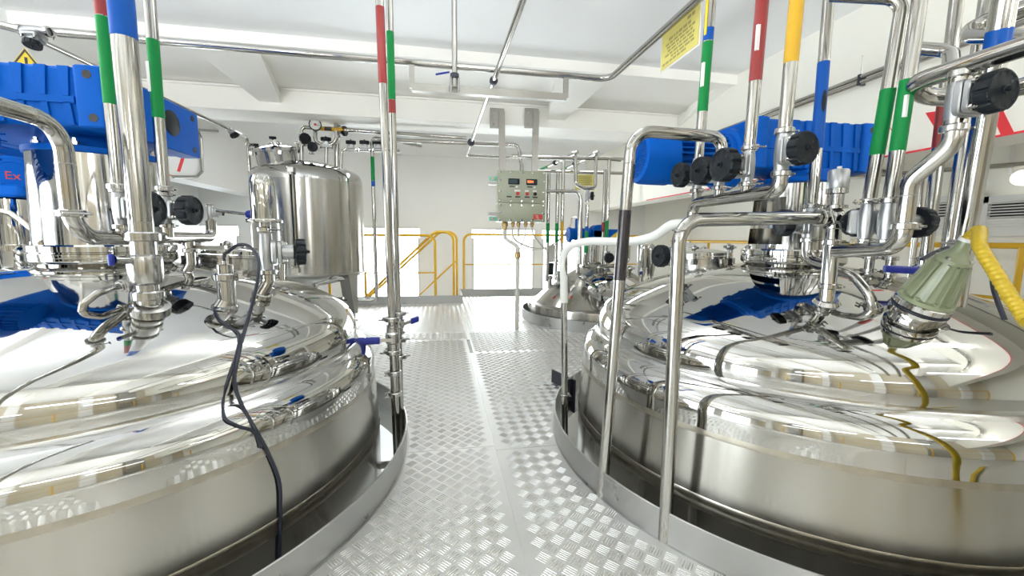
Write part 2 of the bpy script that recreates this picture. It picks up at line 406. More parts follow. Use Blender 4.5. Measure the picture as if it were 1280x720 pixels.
for (x0, x1, y0, y1) in [(-.92, .25, 1.86, 3.98), (.25, 1.5, 1.82, 3.5), (-.92, .25, -.6, 1.86), (.25, 1.3, -.6, 1.82), (.28, 1.6, 3.5, 5.3), (.28, 1.6, 5.3, YE2),
                         (-.95, .0, 3.98, YE1), (.0, .28, 3.98, YE1), (-2.4, -.95, 3.3, YE1), (1.5, 4.1, 2.6, 3.5), (1.6, 4.1, 3.5, YE2),
                         (XL, -2.4, -.6, YE1), (-2.4, -.92, -.6, 3.3), (1.3, 4.1, -.6, 1.82), (1.5, 4.1, 1.82, 2.6), (XL, 4.1, YF, -.6)]:
    plate(x0, x1, y0, y1)
# floor plate support edge, curb rings round the tank openings and kick plates at the platform edge
def trim(k, mb, m='curb'): return struct(mb.build('trim_%d' % k, m))
def curb(k, c, r, h=.107):
    trim(k, MB().lathe([(r-.004, -.16), (r-.004, h), (r+.001, h+.002), (r+.004, h), (r+.004, .002), (r+.012, .001), (r+.012, -.002), (r+.002, -.16), (r-.004, -.16)], c, (0, 0, 1), 160, caps=False))
curb(1, CL, HR); curb(2, CR, HR); curb(3, CT, HT, .12); curb(4, CF, HF)
trim(5, MB().box(((XL+.0)/2-.0, YE1-.003, .06), (abs(XL), .006, .13)).box((-.001, YE1-.0035, .06), (.008, .009, .131)).box((XJ/2, YE1-.003, .06), (XJ, .006, .13)))
trim(6, MB().box((XJ-.003, (YE1+YE2)/2, .06), (.006, YE2-YE1, .13)))
trim(7, MB().box(((XJ+4.1)/2, YE2-.003, .055), (4.1-XJ, .006, .125)))
slab('floor_lower', (0, 2.5, -1.75), (8.6, 11.2, .1), 'lower')
# walls; the back wall is a frame of piers and a deep upper panel round tall openings
wx = lambda px, Y=YB: PY(px, 320, Y).x
ztop = zat(wx(560), YB, 284)
slab('wall_back', (0, YB+.06, (ztop+2.9)/2), (9, .12, 2.9-ztop), 'wall')
openings = [(wx(440), wx(525)), (wx(590), wx(668)), (wx(677), wx(735))]
edges = [-4.5, wx(240), wx(300), openings[0][0], openings[0][1], openings[1][0], openings[1][1], openings[2][0], openings[2][1], 4.5]
wn = 1
back = bpy.data.objects['wall_back']
for k in range(0, len(edges)-1, 2):
    slab('wall_pier', ((edges[k]+edges[k+1])/2, YB+.05, (ztop-1.7)/2), (edges[k+1]-edges[k], .10, ztop+1.7), 'wall', parent=back)
for k in range(1, len(edges)-2, 2):
    a, b = edges[k], edges[k+1]
    w = struct(bpy.data.objects.new('window_%d' % wn, None)); COL.objects.link(w); w.location = ((a+b)/2, YB, 0); wn += 1
    fr = MB()
    for x in (a+.02, b-.02): fr.box((x, YB+.02, -.2), (.04, .06, 2*ztop))
    fr.box(((a+b)/2, YB+.02, ztop-.02), (b-a, .06, .04)).box(((a+b)/2, YB+.02, -.3), (b-a, .05, .035))
    fr.build('window_frame', 'white', w, flat=True)
    MB().box(((a+b)/2, YB+.03, (ztop-1.7)/2), (b-a-.06, .006, ztop+1.7-.04)).build('pane', 'glass', w, flat=True)
# ground and sky outside are the world's daylight
wl = slab('wall_left', (XL-.05, 2.5, 2.3), (.1, 11.2, 1.3), 'wall')
slab('wall_sill', (XL-.05, 2.5, -1.1), (.1, 11.2, 1.3), 'wall', parent=wl)
lo = [-2.6, -1.0, -.7, .9, 1.2, 2.8]
ed = [-3.1]+lo+[8.1]
for k in range(0, len(ed)-1, 2): slab('wall_pier', (XL-.05, (ed[k]+ed[k+1])/2, .6), (.1, ed[k+1]-ed[k], 2.1), 'wall', parent=wl)
for k in range(0, 6, 2):
    a, b = lo[k], lo[k+1]
    w = struct(bpy.data.objects.new('window_%d' % wn, None)); COL.objects.link(w); w.location = (XL, (a+b)/2, 0); wn += 1
    fr = MB()
    for y in (a+.025, (a+b)/2, b-.025): fr.box((XL-.04, y, .6), (.06, .05, 2.1))
    for z in (-.42, .6, 1.62): fr.box((XL-.04, (a+b)/2, z), (.06, b-a, .05))
    fr.build('window_frame', 'white', w, flat=True)
    MB().box((XL-.05, (a+b)/2, .6), (.006, b-a, 2.1)).build('pane', 'glass', w, flat=True)
slab('wall_right', (XR+.05, 2.5, .6), (.1, 11.2, 4.7), 'cream')
# wall behind the camera
front = slab('wall_front', (0, YF-.05, .6), (8.4, .1, 4.7), 'tan')
for x, w_, m_ in ((-3.2, .3, 'wall'), (-1.9, .5, 'curb'), (-.7, .25, 'white'), (.9, .3, 'wall'), (2.1, .6, 'curb'), (3.3, .3, 'white')):  # unseen piers, added for the tank steel to mirror as upright streaks
    slab('wall_pier', (x, YF+.08, 1.2), (w_, .16, 2.7), m_, parent=front)
# ceiling: high bay, low slab behind it, cross beam, haunches, long beams at both sides
ceil = slab('ceiling', (0, .42, ZC+.05), (8.4, 6.84, .1), 'ceil')
YS, YM = 3.79, 4.80
slab('slab', (0, (YS+YM)/2, ZS+.06), (8.4, YM-YS, .12), 'beam', parent=ceil)
slab('slab', (0, (YM+YB)/2+.1, ZR+.06), (8.4, YB-YM, .12), 'ceil', parent=ceil)
slab('cross_beam', (0, YM+.23, (ZB+ZS)/2+.03), (8.4, .46, ZS-ZB+.06), 'beam', parent=ceil)
slab('cross_beam', (0, YM-.012, ZS-.015), (8.4, .03, .02), 'beam', parent=ceil)
for x in (-1.72, 1.35, 3.0):      # haunched ribs between slab and beam
    MB().prism([(x-.28, YS+.02, ZS+.01), (x+.28, YS+.02, ZS+.01), (x+.10, YM, ZS-.15), (x-.10, YM, ZS-.15)], (0, .0, .1)).add(
        [(x-.28, YS+.02, ZS+.02), (x+.28, YS+.02, ZS+.02), (x+.1, YM, ZS+.02), (x-.1, YM, ZS+.02)], [(0, 1, 2, 3)]).build('haunch', 'beam', ceil, flat=True)
MB().lathe([(.028, -.05), (.03, .0), (.0, .0)], (.02, YM+.34, ZS-.03), (0, 0, 1), 12).build('pipe_sleeve', 'ceil', ceil)
for x in (-2.1, -.7, .75, 2.2):      # ribs of the high bay, over and behind the camera
    slab('rib', (x, -.3, ZC-.10), (.16, 5.0, .20), 'beam', parent=ceil)
slab('rib', (0, -.55, ZC-.13), (8.4, .22, .26), 'beam', parent=ceil)
# long side beams with red hazard strokes
XBR = 2.9
def sidebeam(n, x, sgn, z0):
    o = slab(n, (x+sgn*.15, 2.5, (z0+ZC)/2), (.30, 11.0, ZC-z0), 'cream' if sgn > 0 else 'wall')
    return o
zr = zat(*PX(1130, 193, XBR).xy, 193)
br = sidebeam('trim_8', XBR, 1, zr)
def stroke(par, pts, x, sgn):
    q = [PX(px, py, x) for px, py in pts]; q = [V((x-sgn*.002, p.y, p.z)) for p in q]
    MB().prism(q, (sgn*.003, 0, 0)).build('hazard_stroke', 'stripe', par, flat=True)
for pts in ([(1157, 141), (1171, 139), (1187, 165), (1175, 170)], [(1240, 142), (1254, 138), (1268, 166), (1251, 168)], [(1112, 158), (1116, 163), (1128, 187), (1128, 191)]):
    stroke(br, pts, XBR, 1)
MB().box((XBR-.002, 2.0, zr+.007), (.003, 7.0, .012)).build('hazard_line', 'stripe', br, flat=True)
XBL = -3.1
zl = zat(*PX(222, 222, XBL).xy, 222)
bl = sidebeam('trim_9', XBL, -1, zl)
stroke(bl, [(228, 192), (232, 193), (225, 215), (221, 214)], XBL, -1)
stroke(bl, [(184, 190), (189, 188), (192, 176), (187, 177)], XBL, -1)
MB().box((XBL+.002, 2.6, zl+.007), (.003, 6.0, .012)).build('hazard_line', 'stripe', bl, flat=True)
# louvred vents on the right wall
for (px0, px1, lb) in ((1168, 1218, 'louvred wall vent behind the thin steel pipe, the left of two'), (1232, 1330, 'wider louvred wall vent at the right edge of the picture')):
    a, b = PX(px0, 268, XR-.01), PX(px1, 268, XR-.01); z1 = zat(a.x, a.y, 250); z0 = zat(a.x, a.y, 291)
    t = thing('wall_vent', lb, 'vent', (XR, (a.y+b.y)/2, z0), 'louvred vents on the right wall')
    yc, W_, H_ = (a.y+b.y)/2, abs(a.y-b.y), z1-z0
    f = MB()
    for zz in (z0, z1): f.box((XR-.02, yc, zz), (.04, W_+.08, .05))
    for yy in (a.y, b.y): f.box((XR-.02, yy, (z0+z1)/2), (.04, .05, H_+.05))
    f.build('frame', 'white', t, flat=True)
    MB().box((XR-.004, yc, (z0+z1)/2), (.006, W_, H_)).build('backing', 'dark', t, flat=True)
    ns = 12
    for k in range(ns):
        zz = z0+(k+.5)*H_/ns
        MB().box((XR-.02, yc, zz), (.03, W_-.04, .008 if k > 4 else .022), Matrix.Rotation(radians(0 if k > 4 else 70), 3, 'Y')).build('slat', 'white', t, flat=True)
c = PX(1278, 222, XR-.06)
t = thing('wall_lamp', 'oval bulkhead lamp glowing white on the right wall above the vent', 'lamp', c)
MB().sphere(c, .055, sc=(.45, 1.2, 1)).build('diffuser', 'lit', t)
MB().lathe([(.06, 0), (.06, .03)], c+V((.06, 0, 0)), (-1, 0, 0), 20).build('backplate', 'white', t)
MB().tube([c+V((.05, .1, .05)), c+V((.05, .12, .6))], .012).build('conduit', 'white', t)

# ------------------------------------------------------------------ tanks
HEAD = [(.905, .510), (.912, .545), (.908, .59), (.885, .645), (.842, .688), (.759, .735), (.637, .786), (.498, .832), (.307, .872), (.15, .886), (0, .890)]
def headz(r):
    for (a, z0), (b, z1) in zip(HEAD, HEAD[1:]):
        if b <= r <= a: return z0+(z1-z0)*(a-r)/(a-b)
    return .51
def tank(name, label, c, k=1.0, kz=1.0, zoff=0, group=None):
    t = thing(name, label, 'tank', c, group)
    q = lambda L: [(r*k, z*kz+zoff) for r, z in L]
    MB().lathe(q([(1.004, -1.65), (1.004, .085)]), c, (0, 0, 1), 160, caps=False).build('lower_shell', 'shell', t)
    MB().lathe(q([(1.004, .085), (1.0048, .09), (1.0048, .104), (1.0034, .108), (1.0034, .116), (1.0042, .12), (1.0034, .134), (1.002, .137)]), c, (0, 0, 1), 160, caps=False).build('seam_band', 'stain', t)
    MB().lathe(q([(1.002, .137), (.9895, .345)]), c, (0, 0, 1), 160, caps=False).build('shell', 'shell', t)
    MB().lathe(q([(.9895, .345), (.990, .35), (.989, .358), (.9885, .366)]), c, (0, 0, 1), 160, caps=False).build('seam_band', 'stain', t)
    sh = [(.9885, .366), (.988, .385)]+[(.885+.103*cos(radians(a)), .41+.112*sin(radians(a))) for a in range(0, 91, 5)]+[(.88, .522)]
    MB().lathe(q(sh), c, (0, 0, 1), 192, caps=False).build('shoulder', 'mirror', t, ang=60)
    MB().lathe(q([(.932, .5095), (.920, .5165), (.913, .524), (.911, .532), (.9105, .545)]), c, (0, 0, 1), 160, caps=False).build('crease_weld', 'fit', t, ang=80)
    pts = smooth([V((r, 0, z)) for r, z in HEAD], 6)
    MB().lathe(q([(max(0, p.x), p.z) for p in pts]), c, (0, 0, 1), 192, caps=False).build('head', 'mirror', t, ang=80)
    return t
TR = tank('process_tank', 'large polished steel tank with domed top right of the aisle', CR, group='large floor-sunk process tanks')
TL = tank('process_tank', 'large polished steel tank with domed top left of the aisle, black cable lying over it', CL, group='large floor-sunk process tanks')
def domept(c, px, py, it=40):
    """point of the dome of the big tank at c that the photograph shows at px, py"""
    d = ray(px, py); lo = .3; best = None
    s = .5
    while s < 4:
        p = CAM+d*s; r = hypot(p.x-c.x, p.y-c.y)
        if r < .905 and p.z <= headz(r): return p
        s += .002
    return P(px, py, 2)
def domez(c, x, y): return headz(hypot(x-c.x, y-c.y))
def dnorm(c, x, y):
    e = .01; return V((domez(c, x-e, y)-domez(c, x+e, y), domez(c, x, y-e)-domez(c, x, y+e), 2*e)).normalized()

def manhole(par, c, axis, r, h, nb=5, off=0):
    """manway on a tank: neck, ring, bulged lid, swing bolts"""
    c = V(c); u, w, d = frame(axis)
    n = MB().lathe([(r, -.12), (r, h*.55), (r*1.09, h*.58), (r*1.09, h*.72), (r*.9, h*.72)], c, axis, 40).build('manway_neck', 'fit', par)
    l = MB().lathe([(r*.9, h*.74), (r*1.09, h*.74), (r*1.09, h*.9), (r*.98, h*.95), (r*.6, h*1.12), (0, h*1.2)], c, axis, 40).build('manway_lid', 'mirror', par)
    for k in range(nb):
        a = 2*pi*k/nb+off; e = u*cos(a)+w*sin(a); q = c+e*r*1.16
        m = MB().cyl(q+d*h*.3, q+d*h*1.15, r*.045, seg=8).box(q+d*h*.45, (r*.16, r*.16, r*.2)).sphere(q+d*h*1.22, r*.11, 10, 6)
        m.box(q+d*h*1.22, (r*.34, r*.08, r*.08))
        m.build('swing_bolt', 'fit', n)
def drive(label, c, zf, zg, y0, y1, x0, x1, z0, z1, motor=None, kind='full'):
    """agitator drive: flange, lantern, mounting plate, gearbox and motor"""
    c = V(c)
    t = thing('agitator_drive', label, 'mixer drive', (c.x, c.y, zf))
    zl = zg-.028
    MB().lathe([(.17, zf-.05), (.205, zf-.012), (.215, zf-.004), (.217, zf), (.217, zf+.024), (.212, zf+.027), (.212, zf+.030), (.217, zf+.033), (.217, zf+.052), (.212, zf+.058), (.15, zf+.058)], c, (0, 0, 1), 64).build('flange', 'mirror', t)
    for k in range(8):
        a = 2*pi*(k+.5)/8; q = c+V((.198*cos(a), .198*sin(a), zf+.058))
        MB().lathe([(.011, 0), (.011, .009), (.006, .01), (.006, .016), (0, .017)], q, (0, 0, 1), 6).build('flange_bolt', 'fit', t)
    return t, zl
def lantern(t, c, z0, z1, r0, r1, windows=()):
    """tapered lantern; windows = angular ranges (deg) left open between two heights"""
    c = V(c); n = 96; m = MB(); vs = []
    zs = sorted({z0, z1, *[w[2] for w in windows], *[w[3] for w in windows]})
    def ok(a, za, zb):
        return not any(w[0] <= a <= w[1] and za >= w[2]-1e-6 and zb <= w[3]+1e-6 for w in windows)
    for rr, fl in ((1.0, 0), (.955, 1)):
        for j in range(len(zs)-1):
            for k in range(n):
                am = (k+.5)*360/n
                if not ok(am, zs[j], zs[j+1]): continue
                q = []
                for (kk, z) in ((k, zs[j]), (k+1, zs[j]), (k+1, zs[j+1]), (k, zs[j+1])):
                    r = (r0+(r1-r0)*(z-z0)/(z1-z0))*rr; a = 2*pi*kk/n; q.append(c+V((r*cos(a), r*sin(a), z)))
                m.add(q, [(0, 1, 2, 3)])
    m.build('lantern', 'lant', t, merge=True)
    MB().lathe([(.03, z0), (.03, z1)], c, (0, 0, 1), 20).build('shaft', 'brushed', t)
def gearbox(t, c, x0, x1, y0, y1, z0, z1, zp, rp):
    """cast gear housing with ribs on the long faces, bolt holes and end cover"""
    cx, cy, cz = (x0+x1)/2, (y0+y1)/2, (z0+z1)/2; sx, sy, sz = x1-x0, y1-y0, z1-z0
    g = MB().rbox((cx, cy, cz), (sx-.05, sy-.026, sz-.004), .016, ax=0)
    ge = g.build('gear_housing', 'blue', t)
    # end blocks, mid web and ribs standing proud of the front and rear face
    for (a, b) in ((x1-.085, x1), (x0, x0+.06)):
        MB().rbox(((a+b)/2, cy, cz), (b-a, sy, sz), .012, ax=2).build('end_block', 'blue', t)
    for yy, s in ((y0, 1), (y1, -1)):
        MB().box((cx-.03, yy+s*.013, cz-.012), (sx-.12, .014, .022)).build('web', 'blue', ge)
        n = int((sx-.15)/.064)
        for k in range(n):
            x = x1-.128-k*.064
            MB().prism([(x, yy+s*.006, z1-.006), (x+.032, yy+s*.006, z1-.006), (x+.024, yy+s*.006, cz), (x+.008, yy+s*.006, cz)], (0, s*.014, 0)).build('rib', 'blue', ge)
            MB().prism([(x+.008, yy+s*.006, cz-.02), (x+.026, yy+s*.006, cz-.02), (x+.032, yy+s*.006, z0+.008), (x+.012, yy+s*.006, z0+.008)], (0, s*.014, 0)).build('rib', 'blue', ge)
    for yy, s in ((y0, -1), (y1, 1)):
        for (dx, dz) in ((.062, sz/2-.03), (.055, -sz/2+.03)):
            MB().lathe([(.0135, 0), (.0135, .0012), (0, .0012)], (x1-dx+.02, yy, cz+dz), (0, s, 0), 18).build('bolt_hole', 'dark', t)
    MB().lathe([(.05, 0), (.05, .004), (.046, .006), (0, .006)], (x1, y0+.36*(y1-y0)+.15, cz+.01), (1, 0, 0), 28).build('end_cover', 'black', t)
    for yy in (y0+.05, y1-.05):
        for zz in (z0+.03, z1-.03):
            MB().lathe([(.013, 0), (.013, .0012), (0, .0012)], (x1, yy, zz), (1, 0, 0), 16).build('bolt_hole', 'dark', t)
    # foot below and mounting plate
    MB().lathe([(rp*.70, zp+.018), (rp*.78, zp+.03), (rp*.72, z0+.01)], c, (0, 0, 1), 32).build('gear_foot', 'blue', t)
    MB().lathe([(rp*1.0, zp), (rp*1.05, zp+.004), (rp*1.05, zp+.022), (rp, zp+.026), (rp*.3, zp+.026)], c, (0, 0, 1), 48).build('mounting_plate', 'blue', t)
    for k in range(8):
        a = 2*pi*(k+.35)/8
        MB().lathe([(.013, 0), (.013, .012), (.007, .013), (.007, .024), (0, .025)], V(c)+V((rp*.9*cos(a), rp*.9*sin(a), zp+.026)), (0, 0, 1), 6).build('mounting_bolt', 'fit', t)
def motor(t, x0, x1, y, z, r):
    """finned motor along X, fan cowl at the x0 end"""
    L = x1-x0; m = MB()
    cw = MB().lathe([(r*.80, -.001), (r*.97, .004), (r*1.03, .03), (r*1.04, L*.30), (r*.98, L*.30)], (x0, y, z), (1, 0, 0), 48, caps=False).build('fan_cowl', 'blue', t)
    MB().lathe([(0, .0), (r*.81, 0)], (x0, y, z), (1, 0, 0), 40, caps=False).build('grille_back', 'dark', cw)
    g = MB()
    for k in range(-8, 9):
        o = k*r*.09; h = sqrt(max(0, (r*.80)**2-o*o))
        if h > .01: g.box((x0-.001, y+o, z), (.003, .003, 2*h)).box((x0-.0012, y, z+o), (.003, 2*h, .003))
    gg = g.build('fan_grille', 'blue', cw, flat=True); gg['kind'] = 'stuff'
    MB().lathe([(r*.22, -.004), (r*.22, .002), (0, .002)], (x0-.003, y, z), (1, 0, 0), 20).build('grille_boss', 'blue', cw)
    b = MB().lathe([(r*.74, L*.28), (r*.74, L*.80)], (x0, y, z), (1, 0, 0), 40).build('stator', 'blue', t)
    for k in range(30):
        a = 2*pi*k/30; e = V((0, cos(a), sin(a))); q = V((x0+L*.54, y, z))+e*r*.86
        MB().box(q, (L*.48, .0045, r*.27), Matrix((V((1, 0, 0)), e.cross(V((1, 0, 0))), e)).transposed()).build('fin', 'blue', b, flat=True)
    MB().lathe([(r*.9, L*.78), (r*1.02, L*.79), (r*1.02, L*.84), (r*1.18, L*.85), (r*1.18, L*.93), (r*.9, L*.95), (r*.8, L*1.06)], (x0, y, z), (1, 0, 0), 40).build('end_shield', 'blue', t)
    MB().rbox((x0+L*.62, y+r*1.02, z+r*.1), (L*.22, r*.5, r*.8), .012, ax=1).build('terminal_box', 'blue', t)
def warning(label, q, sz, n, glyph, up=(0, 0, 1)):
    """triangular warning plate with black rim and sign"""
    n = V(n).normalized(); up = V(up); xx = up.cross(n).normalized(); q = V(q)
    t = thing('warning_sign', label, 'sign', q)
    tri = lambda s, o: [q+n*o+xx*(-s*.577)+up*(-s/3), q+n*o+xx*(s*.577)+up*(-s/3), q+n*o+up*(s*2/3)]
    MB().prism(tri(sz, 0), n*.002).build('plate', 'ysign', t, flat=True)
    a, b = tri(sz*.94, .0022), tri(sz*.78, .0022)
    m = MB()
    for i in range(3):
        j = (i+1) % 3; m.prism([a[i], a[j], b[j], b[i]], n*.0008)
    m.build('rim', 'ink', t, flat=True)
    g = MB()
    if glyph == '!':
        g.prism([q+n*.0022+xx*sz*s*.045+up*sz*z for s, z in ((-.75, -.10), (.75, -.10), (1, .30), (-1, .30))], n*.0008)
        g.prism([q+n*.0022+xx*sz*s*.04+up*sz*z for s, z in ((-1, -.22), (1, -.22), (1, -.15), (-1, -.15))], n*.0008)
    else:
        for k in (-1, 0, 1):
            L = [q+n*.003+xx*sz*(k*.13+.03*sin(i*pi/3))+up*sz*(-.10+.36*i/9) for i in range(10)]
            for i in range(9): g.prism([L[i]-xx*sz*.02, L[i]+xx*sz*.02, L[i+1]+xx*sz*.02, L[i+1]-xx*sz*.02], n*.0006)
        g.prism([q+n*.0025+xx*sz*s*.25+up*sz*z for s, z in ((-1, -.22), (1, -.22), (1, -.17), (-1, -.17))], n*.0008)
    g.build('symbol', 'ink', t, flat=True)
    return t

# right tank drive
cR, cL = CR.copy(), CL.copy()
tR, zl = drive('blue finned motor and gearbox on a polished lantern over the right tank dome', cR, .905, 1.27, 0, 0, 0, 0, 0, 0)
def deg(px, c):   # angle on a small cylinder round c facing the camera
    d = CAM-c; return math.degrees(atan2(d.y, d.x)) % 360
a0 = deg(0, cR)
lantern(tR, cR, .96, 1.262, .190, .172, [(a0-78, a0-12, .985, 1.06), (a0-78, a0-12, 1.095, 1.20), (a0+95, a0+165, .985, 1.2), ])
gearbox(tR, cR, 1.34, 1.965, 1.60, 1.93, 1.315, 1.53, 1.262, .185)
motor(tR, .872, 1.37, 1.765, 1.372, .118)
# left tank drive
tL, zl = drive('blue ribbed gearbox and motor on a polished lantern over the left tank dome', cL, .905, 1.27, 0, 0, 0, 0, 0, 0)
lantern(tL, cL, .96, 1.285, .198, .188)
gearbox(tL, cL, -1.74, -1.085, 1.62, 2.17, 1.352, 1.548, 1.285, .185)
motor(tL, -2.25, -1.72, 1.80, 1.385, .118) if False else None
ml = MB()
MB().lathe([(.11, 0), (.115, .01), (.115, .2), (.10, .22)], (-1.50, 1.55, 1.335), (-1, 0, 0), 40).build('motor_flange', 'blue', tL)
st = MB().lathe([(.085, 0), (.085, .46)], (-1.44, 1.60, 1.31), (-1, 0, 0), 36).build('stator', 'blue', tL)
for k in range(28):
    a = 2*pi*k/28; e = V((0, cos(a), sin(a))); q = V((-1.66, 1.60, 1.31))+e*.095
    MB().box(q, (.44, .0045, .022), Matrix((V((1, 0, 0)), e.cross(V((1, 0, 0))), e)).transposed()).build('fin', 'blue', st, flat=True)
q = PY(33, 76, 1.75)
warning('yellow triangular exclamation warning sign standing on the left gearbox', V((q.x, 1.75, 1.545+.03)), .085, (.45, -1, 0), '!')
q = PX(181, 152, -1.088)
warning('yellow triangular hot surface warning sign on the side of the left gearbox', V((-1.092, q.y, q.z+.005)), .155, (1, 0, 0), 'heat')

# manways of the two big tanks
def mw(par, c, x, y, r, h, tilt=.35):
    n = dnorm(c, x, y); n = (n*tilt+V((0, 0, 1))*(1-tilt)).normalized()
    manhole(par, (x, y, domez(c, x, y)-.005), n, r, h, 6, .3)
mw(TR, CR, 1.50, 2.17, .16, .10)
mw(TL, CL, -1.03, 2.27, .17, .10)
for p in (CR, CL):      # printed red arrow marks near the manways
    pass

# ------------------------------------------------------------------ third tank behind, fourth at the far left
T3 = thing('process_tank', 'domed steel tank in the floor behind the control panel', 'tank', CT)
k = .93
MB().lathe([(k, -1.6), (k, .17), (k-.006, .20), (k-.02, .205)], CT, (0, 0, 1), 120, caps=False).build('shell', 'shell', T3)
MB().lathe([(k-.02, .205), (k-.06, .215), (k-.075, .22)], CT, (0, 0, 1), 120, caps=False).build('ledge', 'brushed', T3)
def t3z(r): return .22+.49*(1-(min(r, .856)/.856)**1.75)
MB().lathe([(.856*(1-i/24)+.0, t3z(.856*(1-i/24))) for i in range(25)], CT, (0, 0, 1), 120, caps=False).build('head', 'shell', T3, ang=80)
def t3p(px, py):
    d = ray(px, py); s = 3.0
    while s < 7:
        p = CAM+d*s; r = hypot(p.x-CT.x, p.y-CT.y)
        if r < .856 and p.z <= t3z(r): return p
        s += .004
    return P(px, py, 5)
q = t3p(772, 372)
mq = V((q.x, q.y, q.z)); e = (mq-CT); e.z = 0
manhole(T3, mq+V((0, .08, -.02)), (V((0, 0, 1))+V((-.10, -.34, 0))), .31, .2, 6, .2)
for px in (691, 700, 706, 712):
    a, b = t3p(px, 373), t3p(px+3, 370)
    MB().tube([a+V((0, -.004, .004)), b+V((0, -.004, .004))], .006, 6).build('red_mark', 'redn', T3)
tT = thing('agitator_drive', 'small blue motor with round cover over the tank behind', 'mixer drive', (CT.x, CT.y, .72))
g0 = P(742, 293, 5.3); zc = g0.z
MB().ccyl((g0.x, g0.y, .66), (g0.x, g0.y, .72), .15).build('flange', 'mirror', tT)
MB().cyl((g0.x, g0.y, .72), (g0.x, g0.y, zc-.07), .085).build('lantern', 'mirror', tT)
MB().rbox((g0.x+.13, g0.y, zc-.01), (.36, .20, .15), .02, ax=0).build('gear_housing', 'blue', tT)
MB().ccyl((g0.x+.05, g0.y-.10, zc+.02), (g0.x+.05, g0.y+.10, zc+.02), .10).build('gear_dome', 'blue', tT)
MB().ccyl((g0.x-.05, g0.y, zc), (g0.x-.30, g0.y, zc), .075).build('motor', 'blue', tT)
MB().ccyl((g0.x-.30, g0.y, zc-.01), (g0.x-.34, g0.y, zc-.01), .095).build('end_cover', 'blue', tT)
MB().rbox((g0.x-.23, g0.y-.04, zc+.11), (.05, .07, .16), .015).build('terminal_box', 'blue', tT)
MB().prism([(g0.x+.12, g0.y-.105, zc-.08), (g0.x+.29, g0.y-.105, zc-.08), (g0.x+.29, g0.y-.105, zc+.05)], (0, -.004, 0)).build('warning_label', 'ysign', tT, flat=True)
# far-left tank with its drive
T4 = thing('process_tank', 'partly hidden domed tank at the far left edge', 'tank', CF)
MB().lathe([(.54, -1.5), (.54, .40), (.52, .47), (.45, .53), (.3, .60), (.15, .62), (0, .625)], CF, (0, 0, 1), 80, caps=False).build('shell', 'mirror', T4, ang=60)
b4 = P(22, 300, 4.35); 
t4 = thing('agitator_drive', 'blue junction box marked Ex over a steel lantern at the far left edge', 'mixer drive', (b4.x, b4.y, .62))
zz = lambda py: zat(b4.x, b4.y, py)
MB().lathe([(.10, .60), (.13, .68), (.155, zz(312)), (.155, zz(306)), (.13, zz(305)), (.12, zz(250)), (.1, zz(248))], (b4.x, b4.y, 0), (0, 0, 1), 40).build('lantern', 'mirror', t4)
MB().rbox((b4.x, b4.y, zz(240)), (.34, .28, zz(232)-zz(248)), .04).build('mounting_plate', 'blue', t4)
n4 = (CAM-b4); n4.z = 0; n4.normalize(); x4 = V((0, 0, 1)).cross(n4)
h4 = V((b4.x, b4.y, zz(222)))+x4*.015
MB().rbox(h4, (.22, .20, .26), .05).build('junction_box', 'blue', t4)
cov = MB().lathe([(.10, .06), (.115, .07), (.115, .13), (.10, .145), (.088, .146), (.085, .141), (0, .141)], h4, n4, 40).build('cover', 'blue', t4)
text_mesh('lettering', 'Ex', .07, h4+n4*.143, x4, (0, 0, 1), 'redplate', cov)
MB().rbox(h4+V((-.35, .1, .22)), (.7, .34, .22), .03).build('gear_housing', 'blue', t4)
p0 = P(0, 263, 3.9); p1 = P(42, 288, 3.7)
tag(MB().tube(smooth([p0+V((-.3, 0, .03)), p0, P(20, 271, 3.85), p1, P(70, 300, 3.6)]), .012).build('cable', 'cablew'), 'cream cable sagging past the far-left lantern', 'cable')

# ------------------------------------------------------------------ left tank pipework
def stand(label, px0, py0, px1, py1, D, r, D2=None, bands=(), top=None, m='pipe', name='process_pipe', group=None, ztop=None):
    """straight riser seen from (px0, py0) down to (px1, py1); goes on up to the ceiling when ztop is set"""
    b = P(px1, py1, D); a = P(px0, py0, D2 or D)
    if ztop: a = b+(a-b)*((ztop-b.z)/(a.z-b.z))
    t = thing(name, label, 'pipe', b, group)
    MB().tube([b, a], r, 18).build('tube', m, t)
    for (y0, y1, mm, lb) in bands:
        band(t, on(b, a, y0) if y0 > -5 else a, on(b, a, y1), r, mm, lb)
    return t, b, a
UPV = (0, 0, 1)
XH = -1.0                      # header line of the left tank
L1t, b, a = stand('thin riser taped red over green just left of the big blue-banded pipe', 127, 0, 148, 234, 1.79, .018, bands=[(-9, 21, 'red', 'red tape band'), (22, 131, 'green', 'green tape band')], ztop=ZC, group='taped risers over the left tank')
clamp(L1t, b, UPV, .020); L1b = b
L3t, b, a = stand('thin riser taped green right of the big blue-banded pipe', 187, 0, 205, 236, 1.98, .018, bands=[(50, 148, 'green', 'green tape band')], ztop=ZC, group='taped risers over the left tank')
clamp(L3t, b, UPV, .020); L3b = b
MB().box(on(b, a, 98)+V((-.012, -.014, 0)), (.010, .008, .10)).build('paper_tag', 'white', L3t)
q = domept(CL, 184, 386); D2 = hypot(q.x, q.y)
L2t, b, a = stand('big vertical steel pipe with broad blue band at the top, before the left gearbox', 151, 0, 178, 296, D2, .0295, bands=[(-9, 48, 'bluepl', 'blue tape band')], ztop=ZC, group='taped risers over the left tank')
clamp(L2t, b, UPV, .031); weld(L2t, on(b, a, 278), UPV, .0295)
t = thing('sight_valve', 'thick polished inline valve body under the big blue-banded pipe on the left dome', 'valve', q)
zq = lambda py: zat(b.x, b.y, py)
